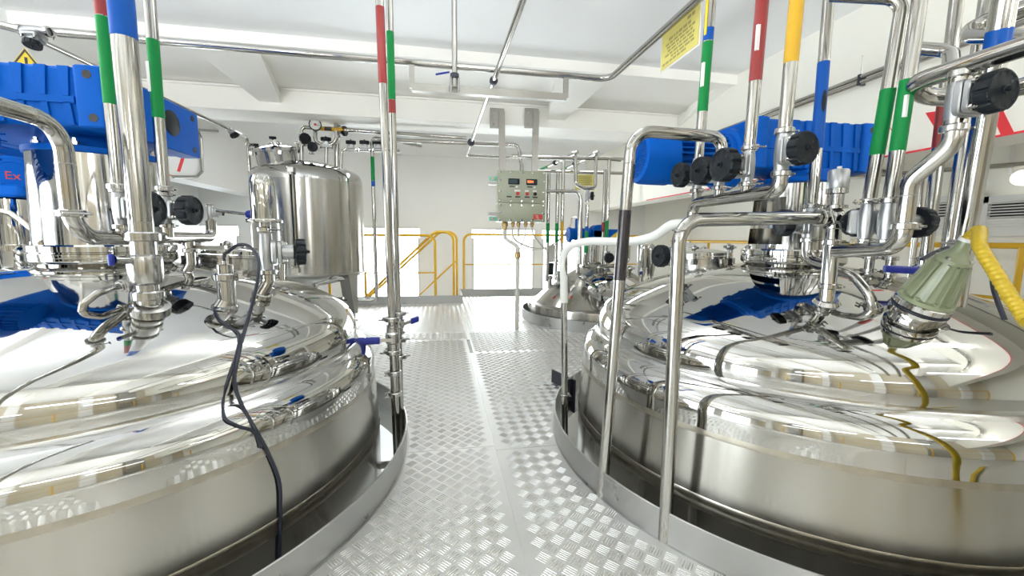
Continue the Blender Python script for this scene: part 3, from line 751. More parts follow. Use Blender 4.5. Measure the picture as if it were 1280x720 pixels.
MB().lathe([(.031, zq(300)), (.031, zq(318)), (.041, zq(320)), (.043, zq(324)), (.043, zq(348)), (.040, zq(353)), (.030, zq(356)), (.029, zq(366)), (.033, zq(367)), (.033, zq(371)), (.029, zq(372)), (.029, zq(383))], (b.x, b.y, 0), UPV, 32).build('body', 'fit', t)
clamp(t, (b.x, b.y, zq(369)), UPV, .030)
MB().cyl((b.x, b.y, zq(383)), q+V((.012, .0, -.01)), .029, .034).build('nozzle', 'fit', t)
MB().lathe([(.048, -.012), (.048, .012), (.03, .018)], q+V((.01, 0, 0)), dnorm(CL, q.x, q.y), 28).build('pad_ring', 'fit', t)
k0 = V((b.x, b.y, zq(325))); kd = (P(130, 325, D2*.97)-k0).normalized()
MB().cyl(k0+kd*.04, k0+kd*.075, .012).build('handle_stem', 'fit', t)
lab(MB().rbox(k0+kd*.082, (.014, .014, .032), .006).build('handle', 'bluelev', t), 'blue handle')
# header and its loop back towards the camera
zH = PX(207, 297, XH).z
yA, yB = PX(92, 290, XH).y, PX(264, 285, XH).y
zU = PX(80, 170, XH).z+.03
hd = pipe('header_pipe', 'steel header looping up and away to the left edge beside the left lantern', [(XH, -.6, zU-.01), (XH, yA, zU), (XH, yA, zH), (XH, yB, zH), (XH, yB, zH+.075)], .0215, .075)
clamp(hd, (XH, yA, zat(XH, yA, 267)), UPV, .0225, (1, -1, 0)); weld(hd, (XH, yA, zat(XH, yA, 205)), UPV, .0215); weld(hd, (XH, yA-.09, zU-.0008), (0, 1, 0), .0215)
for (bb, lb, R) in ((L1b, 'black hand wheel valve half hidden behind the big blue-banded pipe', .056), (L3b, 'black hand wheel valve on the steel header right of the big blue-banded pipe', .054)):
    zc = (bb.z+zH)/2+.012
    cc = V((bb.x, bb.y, zc))
    dvalve(lb, cc, UPV, (1, -.12, 0), .017, R, 'hand wheel valves on the left header', reach=.85)
    MB().cyl((bb.x, bb.y, zH), (bb.x, bb.y, zc-.05), .017).build('stub', 'pipe', hd)
e = V((XH, yB, zH+.075))
t = dvalve('small needle valve with steel stem at the end of the left header', e+V((0, 0, .035)), UPV, (1, .35, 0), .010, .012, None, name='needle_valve')
r1 = P(312, 268, 2.16)
MB().tube([e+V((.02, .0, .045)), r1], .007, 10).build('stem_rod', 'pipe', t)
lab(MB().sphere(r1, .018, sc=(1, 1, 1)).build('rod_cap', 'bluelev', t), 'blue cap')
# vent filter stack
q = domept(CL, 328, 374); D5 = hypot(q.x, q.y); B5 = P(334, 330, D5); z5 = lambda py: zat(B5.x, B5.y, py)
t = thing('vent_filter', 'shiny bullet-shaped filter housing on top of the left tank', 'filter', (B5.x, B5.y, z5(284)))
rf = .042
MB().lathe([(rf, z5(275)), (rf, z5(233)), (rf*.97, z5(226)), (rf*.82, z5(220)), (rf*.45, z5(217)), (0, z5(216.5))], (B5.x, B5.y, 0), UPV, 40).build('housing', 'mirror', t)
MB().lathe([(.03, z5(279)), (.058, z5(278.5)), (.060, z5(277)), (.060, z5(275)), (.058, z5(274)), (.03, z5(273.5))], (B5.x, B5.y, 0), UPV, 40).build('base_flange', 'mirror', t)
MB().cyl((B5.x, B5.y, z5(290)), (B5.x, B5.y, z5(278)), .020).build('neck', 'fit', t)
clamp(t, (B5.x, B5.y, z5(287)), UPV, .021, (1, -.5, 0))
t5 = dvalve('valve with a black hand wheel seen edge-on, under the shiny vent filter', (B5.x, B5.y, z5(315)), UPV, (1, .36, 0), .021, .05, 'hand wheel valves on the tanks', reach=1.05, c1=False, c2=False)
w_ = V((1, .36, 0)).normalized()
MB().lathe([(.028, 0), (.030, .012), (.020, .022)], V((B5.x, B5.y, z5(315)))+w_*.088, w_, 20).build('bonnet_cap', 'black', t5)
lab(MB().cyl(V((B5.x, B5.y, z5(315)))+w_*.085, V((B5.x, B5.y, z5(315)))+w_*.098, .012).build('stem_ring', 'ring', t5), 'red ring')
t = pipe('nozzle_elbow', 'bent steel nozzle joining the filter valve to the left dome', [(B5.x, B5.y, z5(338)), (B5.x, B5.y, z5(352)), q+V((-.02, -.02, -.02))], .021, .04)
clamp(t, (B5.x, B5.y, z5(340)), UPV, .021); clamp(t, q+V((0, 0, .015)), dnorm(CL, q.x, q.y), .024)
MB().cyl(P(352, 350, D5+.25), P(352, 330, D5+.25), .012).build('side_post', 'pipe', t)
# temperature probe and its cable
q = domept(CL, 281, 384); D6 = hypot(q.x, q.y); B6 = P(283, 360, D6); z6 = lambda py: zat(B6.x, B6.y, py)
t = thing('sensor_nozzle', 'stub nozzle with a black cable leaving its cap on the left dome', 'sensor', q)
MB().lathe([(.026, z6(380)), (.027, z6(366)), (.027, z6(349))], (B6.x, B6.y, 0), UPV, 28).build('nozzle', 'fit', t)
clamp(t, (B6.x, B6.y, z6(346)), UPV, .027, (1, .4, 0))
MB().lathe([(.023, z6(344)), (.023, z6(331)), (.006, z6(330)), (.006, z6(326)), (0, z6(325))], (B6.x, B6.y, 0), UPV, 24).build('cap', 'fit', t)
MB().cyl((B6.x, B6.y, z6(376)), q+V((-.015, -.005, -.03)), .028, .034).build('mitre', 'fit', t)
MB().lathe([(.043, -.01), (.045, 0), (.043, .010), (.03, .014)], q+V((-.005, 0, -.002)), dnorm(CL, q.x, q.y)+V((-.3, 0, 0)), 28).build('pad_ring', 'fit', t)
def surf(px, py, lift=.006):   # point lying on the skin of the left tank under row py
    d = ray(px, py); s = .3
    prof = [(1.008, -1.6), (1.008, .1), (1.004, .137), (.9895, .36)]+[(.885+.103*cos(radians(a)), .41+.112*sin(radians(a))) for a in range(0, 91, 10)]+HEAD
    while s < 4:
        p = CAM+d*s; r = hypot(p.x-CL.x, p.y-CL.y)
        if p.z <= .90:
            for (r0, z0), (r1, z1) in zip(prof, prof[1:]):
                if min(z0, z1)-1e-6 <= p.z <= max(z0, z1)+1e-6:
                    f = 0 if abs(z1-z0) < 1e-6 else (p.z-z0)/(z1-z0)
                    if r <= r0+(r1-r0)*f: return p-d.normalized()*lift
        s += .0015
    return P(px, py, 1.5)
top6 = V((B6.x, B6.y, z6(326)))
cab = [top6, top6+V((.0, 0, .02)), P(286, 314, D6), P(298, 306, D6-.02), P(313, 309, D6-.05), P(323, 325, D6-.08), P(322, 350, D6-.1), P(314, 385, D6-.11), surf(304, 420), surf(297, 450), surf(293, 478), surf(303, 508), surf(320, 538), surf(336, 568), surf(349, 602), surf(351, 640), surf(350, 680), surf(349, 716)+V((0, 0, -.05))]
tag(MB().tube(smooth(cab, 6), .0055, 8).build('cable', 'rubber'), 'black cable looping from the probe over the left tank side', 'cable')
c2 = [surf(268, 388), surf(275, 400), surf(290, 411), surf(299, 420), surf(292, 455), surf(284, 480), surf(279, 500), surf(281, 522), surf(297, 532), surf(318, 540), surf(326, 560)]
tag(MB().tube(smooth(c2, 6), .0042, 8).build('cable', 'rubber'), 'second thinner dark cable crossing under the probe on the left dome', 'cable')
# small elbow tube on the dome below the left flange, small rear nozzle
q0, q1 = domept(CL, 100, 388), domept(CL, 150, 372)
t = pipe('dip_tube', 'short bent tube rising from the left dome under the left lantern flange', [q0+V((0, 0, -.02)), q0+V((.01, 0, .018)), P(122, 366, 1.66), P(152, 357, 1.70)], .010, .03)
clamp(t, P(150, 358, 1.70), P(152, 357, 1.7)-P(122, 366, 1.66), .011)
q = domept(CL, 240, 341)
zn = lambda py: zat(q.x, q.y, py)
t = pipe('rear_nozzle', 'slim capped nozzle behind the header on the left dome', [q+V((-.03, 0, -.02)), (q.x, q.y, zn(330)), (q.x, q.y, zn(302))], .016, .02)
clamp(t, (q.x, q.y, zn(313)), UPV, .017, (1, 0, 0)); clamp(t, q+V((-.02, 0, 0)), dnorm(CL, q.x, q.y), .02)
MB().box((q.x+.06, q.y+.02, zn(309)), (.11, .02, .014)).build('side_tube', 'brushed', t)

# pair of slim risers in the gap by the left tank
g = PZ(492, 545, 0); 
def riserpair(px0, px1, pyb, D, lb, bands, r):
    b = P(px1, pyb, D); a = P(px0, 0, D); a = b+(a-b)*((ZC-b.z)/(a.z-b.z)); low = b+(a-b)*((-.9-b.z)/(a.z-b.z))
    t = thing('process_pipe', lb, 'pipe', low, 'slim risers by the left tank')
    MB().tube([low, a], r, 16).build('tube', 'pipe', t)
    for (y0, y1, mm, l2) in bands: band(t, on(b, a, y0), on(b, a, y1), r, mm, l2)
    return t, b, a
DP = hypot(g.x, g.y)
t, b, a = riserpair(474.5, 491, 430, DP, 'slim riser with red band left of its twin, through the floor by the left tank', [(9, 105, 'red', 'red tape band')], .0185)
for py in (399, 440): clamp(t, on(b, a, py), UPV, .022, (-1, .3, 0), 1.15)
for py in (466, 492): clamp(t, on(b, a, py), UPV, .022, (-1, -.3, 0), 1.1)
bvalve('ball valve with long blue lever pointing left by the left tank', on(b, a, 422), UPV, (-1, -.05, 0), .0185, 'blue lever valves on the slim risers', Llen=5.6)
t, b, a = riserpair(486.5, 498.5, 430, DP+.07, 'slim riser with green over red band right of its twin, by the left tank', [(40, 125, 'green', 'green tape band'), (125.5, 142, 'red', 'red tape band')], .0165)
for py in (392, 425, 446): clamp(t, on(b, a, py), UPV, .020, (1, -.3, 0), 1.1)
bvalve('ball valve with short blue lever pointing right behind the left one', on(b, a, 404), UPV, (1, .6, .25), .0165, 'blue lever valves on the slim risers', Llen=2.6)
MB().box((g.x-.02, g.y+.05, -.18), (.2, .02, .03)).build('bracket', 'brushed', t)

# ------------------------------------------------------------------ right tank pipework
B = PZ(755, 590, .1); q = PX(792, 164, B.x); 
X2 = 1.0
top = P(790, 163, hypot(B.x, B.y)*1.0)
topz = top.z
v2 = PX(900, 215, X2); v1 = PX(872, 220, X2); v3 = PX(935, 208, X2)
pl = pipe('process_pipe', 'tall steel pipe with a dark brown band, bending over towards the right hand wheels', [B+(B-top)*.55, top, (v2.x, v2.y, topz-.012), (v2.x, v2.y, zat(v2.x, v2.y, 202))], .021, .075)
band(pl, on(B, top, 263), on(B, top, 350), .021, 'brown', 'dark brown band')
for f in (.20,): weld(pl, on(B, top, 205), top-B, .021)
# header with three hand wheels
zh = PX(915, 247, X2).z
yN = PX(974, 240, X2).y; yFar = PX(866, 254, X2).y
vy = zat(X2, yN, 216)
hr = pipe('header_pipe', 'short steel header under three black hand wheels left of the right lantern', [(X2, yFar+.0, zh-.09), (X2, yFar, zh), (X2, yN, zh), (X2, yN, vy)], .0205, .05)
for i, (v, R, lb) in enumerate(((v1, .047, 'leftmost of three black hand wheels in a row below the blue motor'), (v2, .050, 'middle of three black hand wheels in a row below the blue motor'), (v3, .054, 'rightmost of three black hand wheels in a row, below the red-taped pipe'))):
    dvalve(lb, v, UPV, (-1, -.05, 0), .0175, R, 'three hand wheel valves on the right header', reach=.75 if i < 2 else .9)
    MB().cyl((v.x, v.y, zh), (v.x, v.y, v.z-.05), .0175).build('stub', 'pipe', hr)
def riser(lb, px0, px1, py1, base, bands, r, extra=None, group='taped risers over the right tank'):
    D = hypot(base.x, base.y); a = P(px0, 0, D); b = V(base); a = b+(a-b)*((ZC-b.z)/(a.z-b.z))
    t = thing('process_pipe', lb, 'pipe', b, group)
    MB().tube([b, a], r, 18).build('tube', 'pipe', t)
    for (y0, y1, mm, l2) in bands: band(t, on(b, a, y0) if y0 > -5 else a, on(b, a, y1), r, mm, l2)
    return t, b, a
t, b, a = riser('riser taped blue over green above the blue motor fins', 889, 872, 200, V((v1.x, v1.y, zat(v1.x, v1.y, 202))), [(36, 52, 'bluepl', 'blue tape band'), (53, 140, 'green', 'green tape band')], .0185)
MB().box(on(b, a, 95)+V((-.018, -.010, 0)), (.008, .012, .085)).build('paper_tag', 'white', t)
MB().box(on(b, a, 22)+V((-.019, -.006, 0)), (.004, .010, .13)).build('yellow_label', 'ysign', t)
t, b, a = riser('riser taped dark red beside the yellow-taped one', 953, 937, 190, V((v3.x, v3.y, zat(v3.x, v3.y, 190))), [(-9, 102, 'red', 'dark red tape band')], .0185)
MB().box(on(b, a, 50)+V((-.016, -.013, 0)), (.010, .008, .075)).build('paper_tag', 'white', t)
v4 = V((X2, yN, zat(X2, yN, 191)))
dvalve('black hand wheel facing the camera below the yellow-taped pipe', v4, UPV, (.12, -1, .02), .0185, .046, 'hand wheel valves on the tanks', reach=.55)
t, b, a = riser('riser taped bright yellow above a hand wheel', 996, 980, 165, V((X2, yN, zat(X2, yN, 170))), [(-9, 79, 'yellow', 'yellow tape band')], .0185)
# second standpipe to the stack
B2 = PZ(832.5, 640, .1); t2 = P(850, 275, hypot(B2.x, B2.y)); t2.x, t2.y = B2.x+(t2.x-B2.x), B2.y+(t2.y-B2.y)
S1 = V((1.36, 1.22, 0)); s1 = P(1043, 272, 1.83); S1 = V((s1.x, s1.y, 0)); zs = lambda py: zat(S1.x, S1.y, py)
pp = pipe('process_pipe', 'steel pipe rising before the right tank and turning right to the steel stack', [B2+(B2-t2)*1.0, V((t2.x, t2.y, t2.z)), (S1.x-.02, S1.y, zs(272))], .0215, .075)
weld(pp, on(B2, t2, 288), UPV, .0215)
clamp(pp, V((t2.x, t2.y, t2.z))+(V((S1.x, S1.y, zs(272)))-t2)*.90, V((S1.x, S1.y, zs(272)))-t2, .0225, (0, -1, .3))
# slim post with white hose
B3 = P(706, 520, 2.12); b3 = P(705, 372, 2.12); e3 = P(706, 318, 2.12)
po = pipe('hose_post', 'slim steel post in the gap left of the right tank carrying a white hose', [B3+(B3-b3)*1.5, b3, e3], .0165, .02)
clamp(po, on(B3, b3, 494), UPV, .017, (1, 0, 0), .9)
ho = [on(B3, b3, 378), on(B3, b3, 350), on(B3, b3, 322), P(713, 308, 2.1), P(735, 302, 2.06), P(765, 302, 2.0), P(795, 301, 1.92), P(820, 294, 1.86), P(840, 281, 1.82), V((X2, yFar, zh-.085))]
nr = [0]
def ribs(d, i): return 1.0
tag(MB().tube(smooth(ho, 10), .0195, 16).build('hose', 'hose'), 'white braided hose from the slim post across to the right header', 'hose')
qg = P(702, 497, 2.13)
lab_ = tag(MB().rbox(PZ(703, 488, .0)+V((.02, .05, -.02)), (.012, .26, .22), .004, Matrix.Rotation(radians(20), 3, 'Z')).build('rubber_flap', 'rubber'), 'black rubber flap at the floor edge left of the right tank', 'flap')
# sight stack at the dome
q = domept(CR, 1033, 378)
t = thing('sight_stack', 'vertical steel stack with lamp head and round tee on the right dome', 'pipe stack', (S1.x, S1.y, zs(372)))
MB().tube([(S1.x, S1.y, zs(283)), (q.x, q.y, q.z-.02)], .024, 20).build('riser', 'mirror', t)
MB().sphere((S1.x, S1.y, zs(271)), .032).build('round_tee', 'fit', t)
for py in (283, 303, 357): clamp(t, (S1.x+(q.x-S1.x)*(py-283)/100, S1.y+(q.y-S1.y)*(py-283)/100, zs(py)), UPV, .0245, (1, -.3, 0), .85)
MB().lathe([(.035, zs(261)), (.035, zs(257)), (.022, zs(256)), (.022, zs(243)), (.032, zs(242)), (.032, zs(236)), (.029, zs(235.5))], (S1.x, S1.y, 0), UPV, 28).build('sight_neck', 'fit', t)
MB().lathe([(.029, zs(236)), (.031, zs(234)), (.031, zs(214)), (.027, zs(212)), (0, zs(212))], (S1.x, S1.y, 0), UPV, 28).build('lamp_head', 'cast', t)
MB().cyl((S1.x, S1.y, zs(212)), (S1.x, S1.y, zs(208)), .007).build('gland', 'white', t)
MB().lathe([(.040, -.008), (.042, .0), (.034, .012)], q, dnorm(CR, q.x, q.y), 28).build('pad_ring', 'fit', t)
# blue-taped riser, its valve and the elbow into the stack
v5 = P(1013, 279, 1.90)
t, b, a = riser('riser taped bright blue before the right gearbox', 1036, 1018, 250, V((v5.x, v5.y, zat(v5.x, v5.y, 256))), [(78, 186, 'bluepl', 'blue tape band')], .0185)
lab(MB().sphere(on(b, a, 128)+V((-.004, -.0185, 0)), .012, sc=(.8, .25, 3.2)).build('arrow_mark', 'black', t), 'black arrow mark')
dvalve('black hand wheel seen edge-on between the lantern and the blue-taped riser', v5, UPV, (-1, .25, 0), .019, .05, 'hand wheel valves on the tanks', reach=.9)
qe = V((S1.x, S1.y, zs(333)))
el = pipe('elbow', 'curved elbow joining the blue-taped riser valve to the stack', [(v5.x, v5.y, v5.z-.055), (v5.x, v5.y, zat(v5.x, v5.y, 325)), qe], .0205, .06)
# green risers, their valves, lower header and the S-shaped pipe
X3 = None
v6, v7 = P(1083, 277, 1.70), P(1109, 277, 1.66)
def bent_riser(lb, pts, base, bands, r):
    D = hypot(base.x, base.y); b = V(base)
    Q = [b]+[P(px, py, D) for px, py in pts]
    t = thing('process_pipe', lb, 'pipe', b, 'taped risers over the right tank')
    MB().tube(fillet(Q, .06), r, 18).build('tube', 'pipe', t)
    for (y0, y1, mm, l2) in bands: band(t, on(b, Q[1], y0), on(b, Q[1], y1), r, mm, l2)
    return t
t = bent_riser('green-taped riser bending left at its top', [(1130, -2), (1040, -6)], V((v6.x, v6.y, zat(v6.x, v6.y, 258))), [(112, 194, 'green', 'green tape band')], .0185)
t, b, a = riser('green-taped riser running straight up beside the bent one', 1150, 1112, 255, V((v7.x, v7.y, zat(v7.x, v7.y, 258))), [(100, 189, 'green', 'green tape band')], .0185)
MB().box(on(b, a, 135)+V((-.014, -.015, 0)), (.008, .008, .06)).build('paper_tag', 'white', t)
dvalve('grey valve under the bent green-taped riser, its wheel turned away', v6, UPV, (.7, 1, 0), .0185, .047, 'valves under the green risers', reach=.8)
dvalve('grey valve under the straight green-taped riser, its black wheel pointing right', v7, UPV, (1, .12, 0), .0185, .047, 'valves under the green risers', reach=1.5)
# big header along the right and the valve hanging from it
XB = 1.30
hz = PX(1210, 81, XB).z
pS = PX(1197, 128, XB); YS_ = pS.y
yL = PX(1153, 97, XB).y
bh = pipe('header_pipe', 'thick steel header running overhead along the right edge', [(XB+.16, yL-.02, hz-.045), (XB+.09, yL+.05, hz-.022), (XB, yL+.03, hz), (XB, -.8, hz)], .0235, .055)
MB().tube([(XB+.16, yL-.02, hz-.045), (XB+.15, -.8, hz-.045)], .022, 18).build('return_tube', 'pipe', bh)
MB().cyl((XB, YS_, hz), (XB, YS_, zat(XB, YS_, 104)), .021).build('tee_branch', 'pipe', bh)
for yy in (.55, .3):
    MB().lathe([(.0245, -.008), (.031, -.007), (.031, .007), (.0245, .008)], (XB, yy, hz), (0, 1, 0), 20, caps=False).build('hanger_ring', 'fit', bh)
    MB().cyl((XB, yy, hz), (XB, yy, ZC), .005, seg=8).build('hanger_rod', 'fit', bh)
v8 = V((XB, YS_, zat(XB, YS_, 127)))
dvalve('large black hand wheel hanging under the overhead header at the right edge', v8, UPV, (.0, -1, .05), .020, .049, 'hand wheel valves on the tanks', reach=.62)
zS = lambda py: zat(XB, YS_, py)
m1 = P(1182, 192, hypot(XB, YS_)+.01); m2 = P(1137, 226, 1.60); m3 = P(1130, 300, 1.62); lowz = P(1110, 310, 1.64).z
sp = pipe('swan_neck_pipe', 'S-shaped steel pipe from the hanging hand wheel valve down to the grey valves', [(XB, YS_, zS(150)), (XB, YS_, zS(183)), m2+V((0, 0, .0)), V((m2.x, m2.y, lowz)), P(1045, 314, 1.76)], .0215, .055)
weld(sp, V((m2.x, m2.y, zat(m2.x, m2.y, 245))), UPV, .0215)
clamp(sp, V((m2.x, m2.y, zat(m2.x, m2.y, 283))), UPV, .0225, (1, -.2, 0))
for v in (v6, v7): MB().cyl((v.x, v.y, lowz), (v.x, v.y, v.z-.05), .0185).build('stub', 'pipe', sp)
# bent tube lying over the dome right of the stack
qb = domept(CR, 1092, 386)
t = pipe('dip_tube', 'bent tube curving from behind the stack down to the right dome', [P(1046, 337, 1.86), P(1066, 343, 1.84), P(1090, 372, 1.80), qb+V((0, 0, -.02))], .0155, .07)
clamp(t, qb+V((0, 0, .006)), dnorm(CR, qb.x, qb.y), .018)
# tall pipes at the right
t, b, a = stand('thick tall steel pipe with blue band near the ceiling, above the green lamp', 1256, 0, 1204, 304, 1.92, .027, D2=1.80, bands=[(38, 62, 'bluepl', 'blue tape band')], ztop=ZC, group='tall pipes at the right')
clamp(t, b, UPV, .028, (-1, 0, 0), .9)
MB().tube([b, V((b.x, b.y, .80))], .027, 18).build('lower_tube', 'pipe', t)
t, b, a = stand('thin steel pipe close left of the thick blue-banded one', 1217, 100, 1184, 312, 2.15, .019, ztop=ZC, group='tall pipes at the right')
MB().tube([b, V((b.x, b.y, .80))], .019, 14).build('lower_tube', 'pipe', t)
t, b, a = stand('thin steel pipe with red mark behind the swan neck', 1184, 100, 1157, 322, 2.3, .021, bands=[(128, 185, 'red', 'dark red tape band')], ztop=ZC, group='tall pipes at the right')
bvalve('valve with blue lever behind the green lamp on the right dome', P(1152, 338, 2.12), UPV, (-1, .3, .04), .014, None, Llen=8)
q = P(1152, 338, 2.12); 
pipe('process_pipe', 'short nozzle under the blue lever valve behind the green lamp', [(q.x, q.y, domez(CR, q.x, q.y)-.02), (q.x, q.y, q.z-.03)], .014)
# explosion-proof lamp on the dome
lq = domept(CR, 1140, 398); LA = (P(1209, 300, hypot(lq.x, lq.y)-.06)-lq); LL = LA.length; LA.normalize()
t = thing('tank_lamp', 'ribbed grey-green tank lamp tilted on a steel clamp ring on the right dome', 'lamp', lq)
lz = lambda f: f*LL
rb = .071
MB().lathe([(rb*.86, -.03), (rb*.86, .01), (rb*1.0, .012), (rb*1.02, .022), (rb*1.02, .036), (rb*.97, .04), (rb*.97, .045), (rb*1.02, .049), (rb*1.02, .064), (rb*.95, .068)], lq, LA, 48).build('clamp_ring', 'mirror', t)
MB().lathe([(rb*.96, .039), (rb*1.035, .040), (rb*1.035, .045), (rb*.96, .046)], lq, LA, 48).build('gasket', 'rubber', t)
bd = [(rb*.98, .068), (rb*.98, .080), (rb*.80, .084), (rb*.76, .10), (rb*.62, LL*.60), (rb*.50, LL*.74), (rb*.60, LL*.745), (rb*.60, LL*.785), (rb*.52, LL*.80), (rb*.38, LL*.85), (rb*.26, LL*.885), (rb*.24, LL*.97), (rb*.22, LL*1.0)]
hs = MB().lathe(bd, lq, LA, 48).build('housing', 'lampgreen', t)
u, w, d = frame(LA)
for k in range(12):
    a = 2*pi*k/12; e = u*cos(a)+w*sin(a)
    MB().prism([lq+e*rb*.70+d*.085+d.cross(e)*.003, lq+e*rb*.95+d*.085+d.cross(e)*.003, lq+e*rb*.66+d*LL*.735+d.cross(e)*.003, lq+e*rb*.44+d*LL*.735+d.cross(e)*.003], d.cross(e)*-.006).build('rib', 'lampgreen', hs)
for k in range(8):
    a = 2*pi*(k+.3)/8; e = u*cos(a)+w*sin(a)
    MB().lathe([(.008, 0), (.008, .008), (0, .009)], lq+e*rb*.88+d*.080, d, 6).build('bolt', 'lampgreen', hs)
    if k % 2 == 0: MB().lathe([(.007, 0), (.007, .007), (0, .008)], lq+e*rb*.54+d*LL*.79, d, 6).build('bolt', 'fit', hs)
MB().lathe([(rb*.27, LL*.985), (rb*.27, LL*1.02), (0, LL*1.02)], lq, LA, 20).build('cable_gland', 'white', t)
tp = lq+LA*LL*1.0
yc = smooth([tp, tp+LA*.03+V((.01, -.005, 0)), P(1225, 308, 1.70), P(1245, 342, 1.66), P(1265, 374, 1.63), P(1283, 400, 1.6), P(1320, 450, 1.52), (1.50, .42, .16), (1.62, .1, .025), (2.0, -.3, .02)], 30)
tag(MB().tube(yc, .0155, 14, mod=lambda s, i: 1.0+.055*sin(s*2*pi/.013)).build('conduit', 'ycond'), 'yellow corrugated conduit running from the green lamp to the right edge', 'conduit')
bc = smooth([P(1152, 324, 2.05), P(1172, 314, 2.1), P(1195, 308, 2.15), P(1222, 318, 2.1), P(1238, 340, 2.05), P(1243, 365, 2.0), P(1256, 400, 1.98)], 8)
tag(MB().tube(bc, .0065, 8).build('cable', 'rubber'), 'black cable hanging behind the yellow conduit', 'cable')
# nozzle with hand wheel on the left of the right dome
q = domept(CR, 846, 352); vz = zat(q.x, q.y, 320)
dvalve('black hand wheel facing left behind the turned-over pipe, low at the right dome edge', (q.x, q.y, vz), UPV, (-1, -.12, 0), .020, .052, 'hand wheel valves on the tanks', reach=.9)
pipe('nozzle_tube', 'short nozzle tube under the low left-facing hand wheel of the right dome', [(q.x, q.y, q.z-.03), (q.x, q.y, vz-.055)], .020)
# small fittings behind the stack on the right dome
for (px, py, lb) in ((1086, 338, 'small capped fitting behind the grey valves, the left one'), (1112, 340, 'small capped fitting behind the grey valves, the right one'), (985, 318, None)):
    if not lb: continue
    q = P(px, py, 2.25); zb_ = domez(CR, q.x, q.y)
    t = pipe('nozzle_tube', lb, [(q.x, q.y, zb_-.02), (q.x, q.y, q.z+.06)], .017, group='small fittings on the right dome')
    clamp(t, (q.x, q.y, q.z+.055), UPV, .018); clamp(t, (q.x, q.y, q.z), UPV, .018)

# ------------------------------------------------------------------ standing vessel at the back left
CV = V((-1.56, 5.40, 0)); RV = .615
vf = lambda py: zat(CV.x+.15, CV.y-RV, py)
zb, zt = vf(345), vf(222)
t = thing('standing_vessel', 'upright brushed steel vessel on legs at the back left, below the cross beam', 'vessel', (CV.x, CV.y, 0)); TV = t
MB().lathe([(RV, zb), (RV, zt)], CV, UPV, 96, caps=False).build('shell', 'shell', t)
MB().lathe([(RV*1.004, zb-.012), (RV*1.006, zb), (RV*1.004, zb+.012)], CV, UPV, 96, caps=False).build('seam_band', 'brushed', t)
MB().lathe([(RV*1.0, zt)]+[(RV-.09+.09*sin(radians(a)), zt+.03+.12*cos(radians(a))) for a in (80, 60, 40, 20)]+[(RV*.6, zt+.22), (RV*.3, zt+.26), (0, zt+.27)], CV, UPV, 96, caps=False).build('head', 'mirror', t, ang=70)
MB().lathe([(RV, zb-.012), (RV*.93, zb-.05), (RV*.5, zb-.13), (.06, zb-.18), (.05, zb-.22), (0, zb-.22)], CV, UPV, 96, caps=False).build('bottom_dish', 'mirror', t, ang=70)
for k in range(4):
    a = radians(k*90-28); e = V((cos(a), sin(a), 0)); tn = V((-e.y, e.x, 0))
    p = CV+e*(RV*.98); f = CV+e*(RV*1.02)
    lg = MB().prism([p-tn*.085+V((0, 0, zb+.03)), p+tn*.085+V((0, 0, zb+.03)), f+tn*.03+V((0, 0, .09)), f-tn*.03+V((0, 0, .09))], -e*.07)
    q = lg.build('leg', 'brushed', t)
    MB().cyl(f-e*.035, f-e*.035+V((0, 0, .10)), .016).build('levelling_screw', 'fit', q)
    MB().lathe([(.055, 0), (.05, .012), (.02, .02)], f-e*.035, UPV, 20).build('foot_pad', 'fit', q)
    if k in (0, 3): pass
MB().tube(fillet([CV+V((0, 0, zb-.2)), CV+V((0, 0, zb-.32)), CV+V((.5, -.45, zb-.32))], .05), .022).build('outlet', 'pipe', t)
# top fittings of the vessel
ztop2 = zt+.23
def vp(px, py, dy=0.0): return PY(px, py, CV.y-.25+dy)
lid = vp(346, 190)
manhole(t, lid+V((0, 0, -.06)), (-.08, -.22, 1), .21, .12, 4, .5)
gx = vp(363, 205, -.34); gz = vp(363, 300, -.34)
g1 = V((CV.x+.02, CV.y-RV-.03, 0)); zg1, zg2 = zat(g1.x, g1.y, 212), zat(g1.x, g1.y, 338)
sg = thing('level_gauge', 'slim vertical level gauge on the front of the standing vessel', 'gauge', (g1.x, g1.y, zg2))
MB().cyl((g1.x, g1.y, zg2), (g1.x, g1.y, zg1), .022).build('guard', 'pipe', sg)
MB().cyl((g1.x+.0, g1.y-.014, zg2+.05), (g1.x, g1.y-.016, zg1-.05), .010).build('sight_glass', 'black', sg)
for z in (zg1, zg2): MB().box((g1.x, g1.y+.01, z), (.06, .07, .05)).sphere((g1.x-.03, g1.y, z+.03), .022, 10, 6).build('gauge_cock', 'fit', sg)
def vpipe(lb, pix, r, group=None, dy=0, br=None, m='pipe'):
    return pipe('process_pipe', lb, [vp(a, b, dy) for a, b in pix], r, br, m=m, group=group, seg=10)
y1 = vp(395, 158)
gp = pipe('process_pipe', 'thin steel pipe with yellow band and black arrow running right from the standing vessel', [vp(377, 214), vp(377, 159), vp(470, 165), vp(584, 172.5)], .022, .05)
A_, B_ = vp(377, 159), vp(470, 165); A2 = A_+(B_-A_)*((395-377)/93); B2_ = A_+(B_-A_)*((430-377)/93)
band(gp, A2, B2_, .024, 'yellow', 'yellow tape band')
lab(MB().tube([A2+(B2_-A2)*.3+V((0, -.005, 0)), A2+(B2_-A2)*.56+V((0, -.005, 0))], .0235, 12).build('arrow_mark', 'ink', gp), 'black arrow mark')
clamp(gp, vp(377, 168), UPV, .024)
gd = vp(394, 156, -.06)
t = thing('pressure_gauge', 'round dial gauge above the yellow-banded pipe on the standing vessel', 'gauge', gd)
n = (CAM-gd); n.z = 0; n.normalize(); xg = V(UPV).cross(n)
MB().lathe([(.058, -.02), (.066, -.018), (.066, .018), (.058, .020), (.055, .014), (0, .014)], gd, n, 32).build('case', 'black', t)
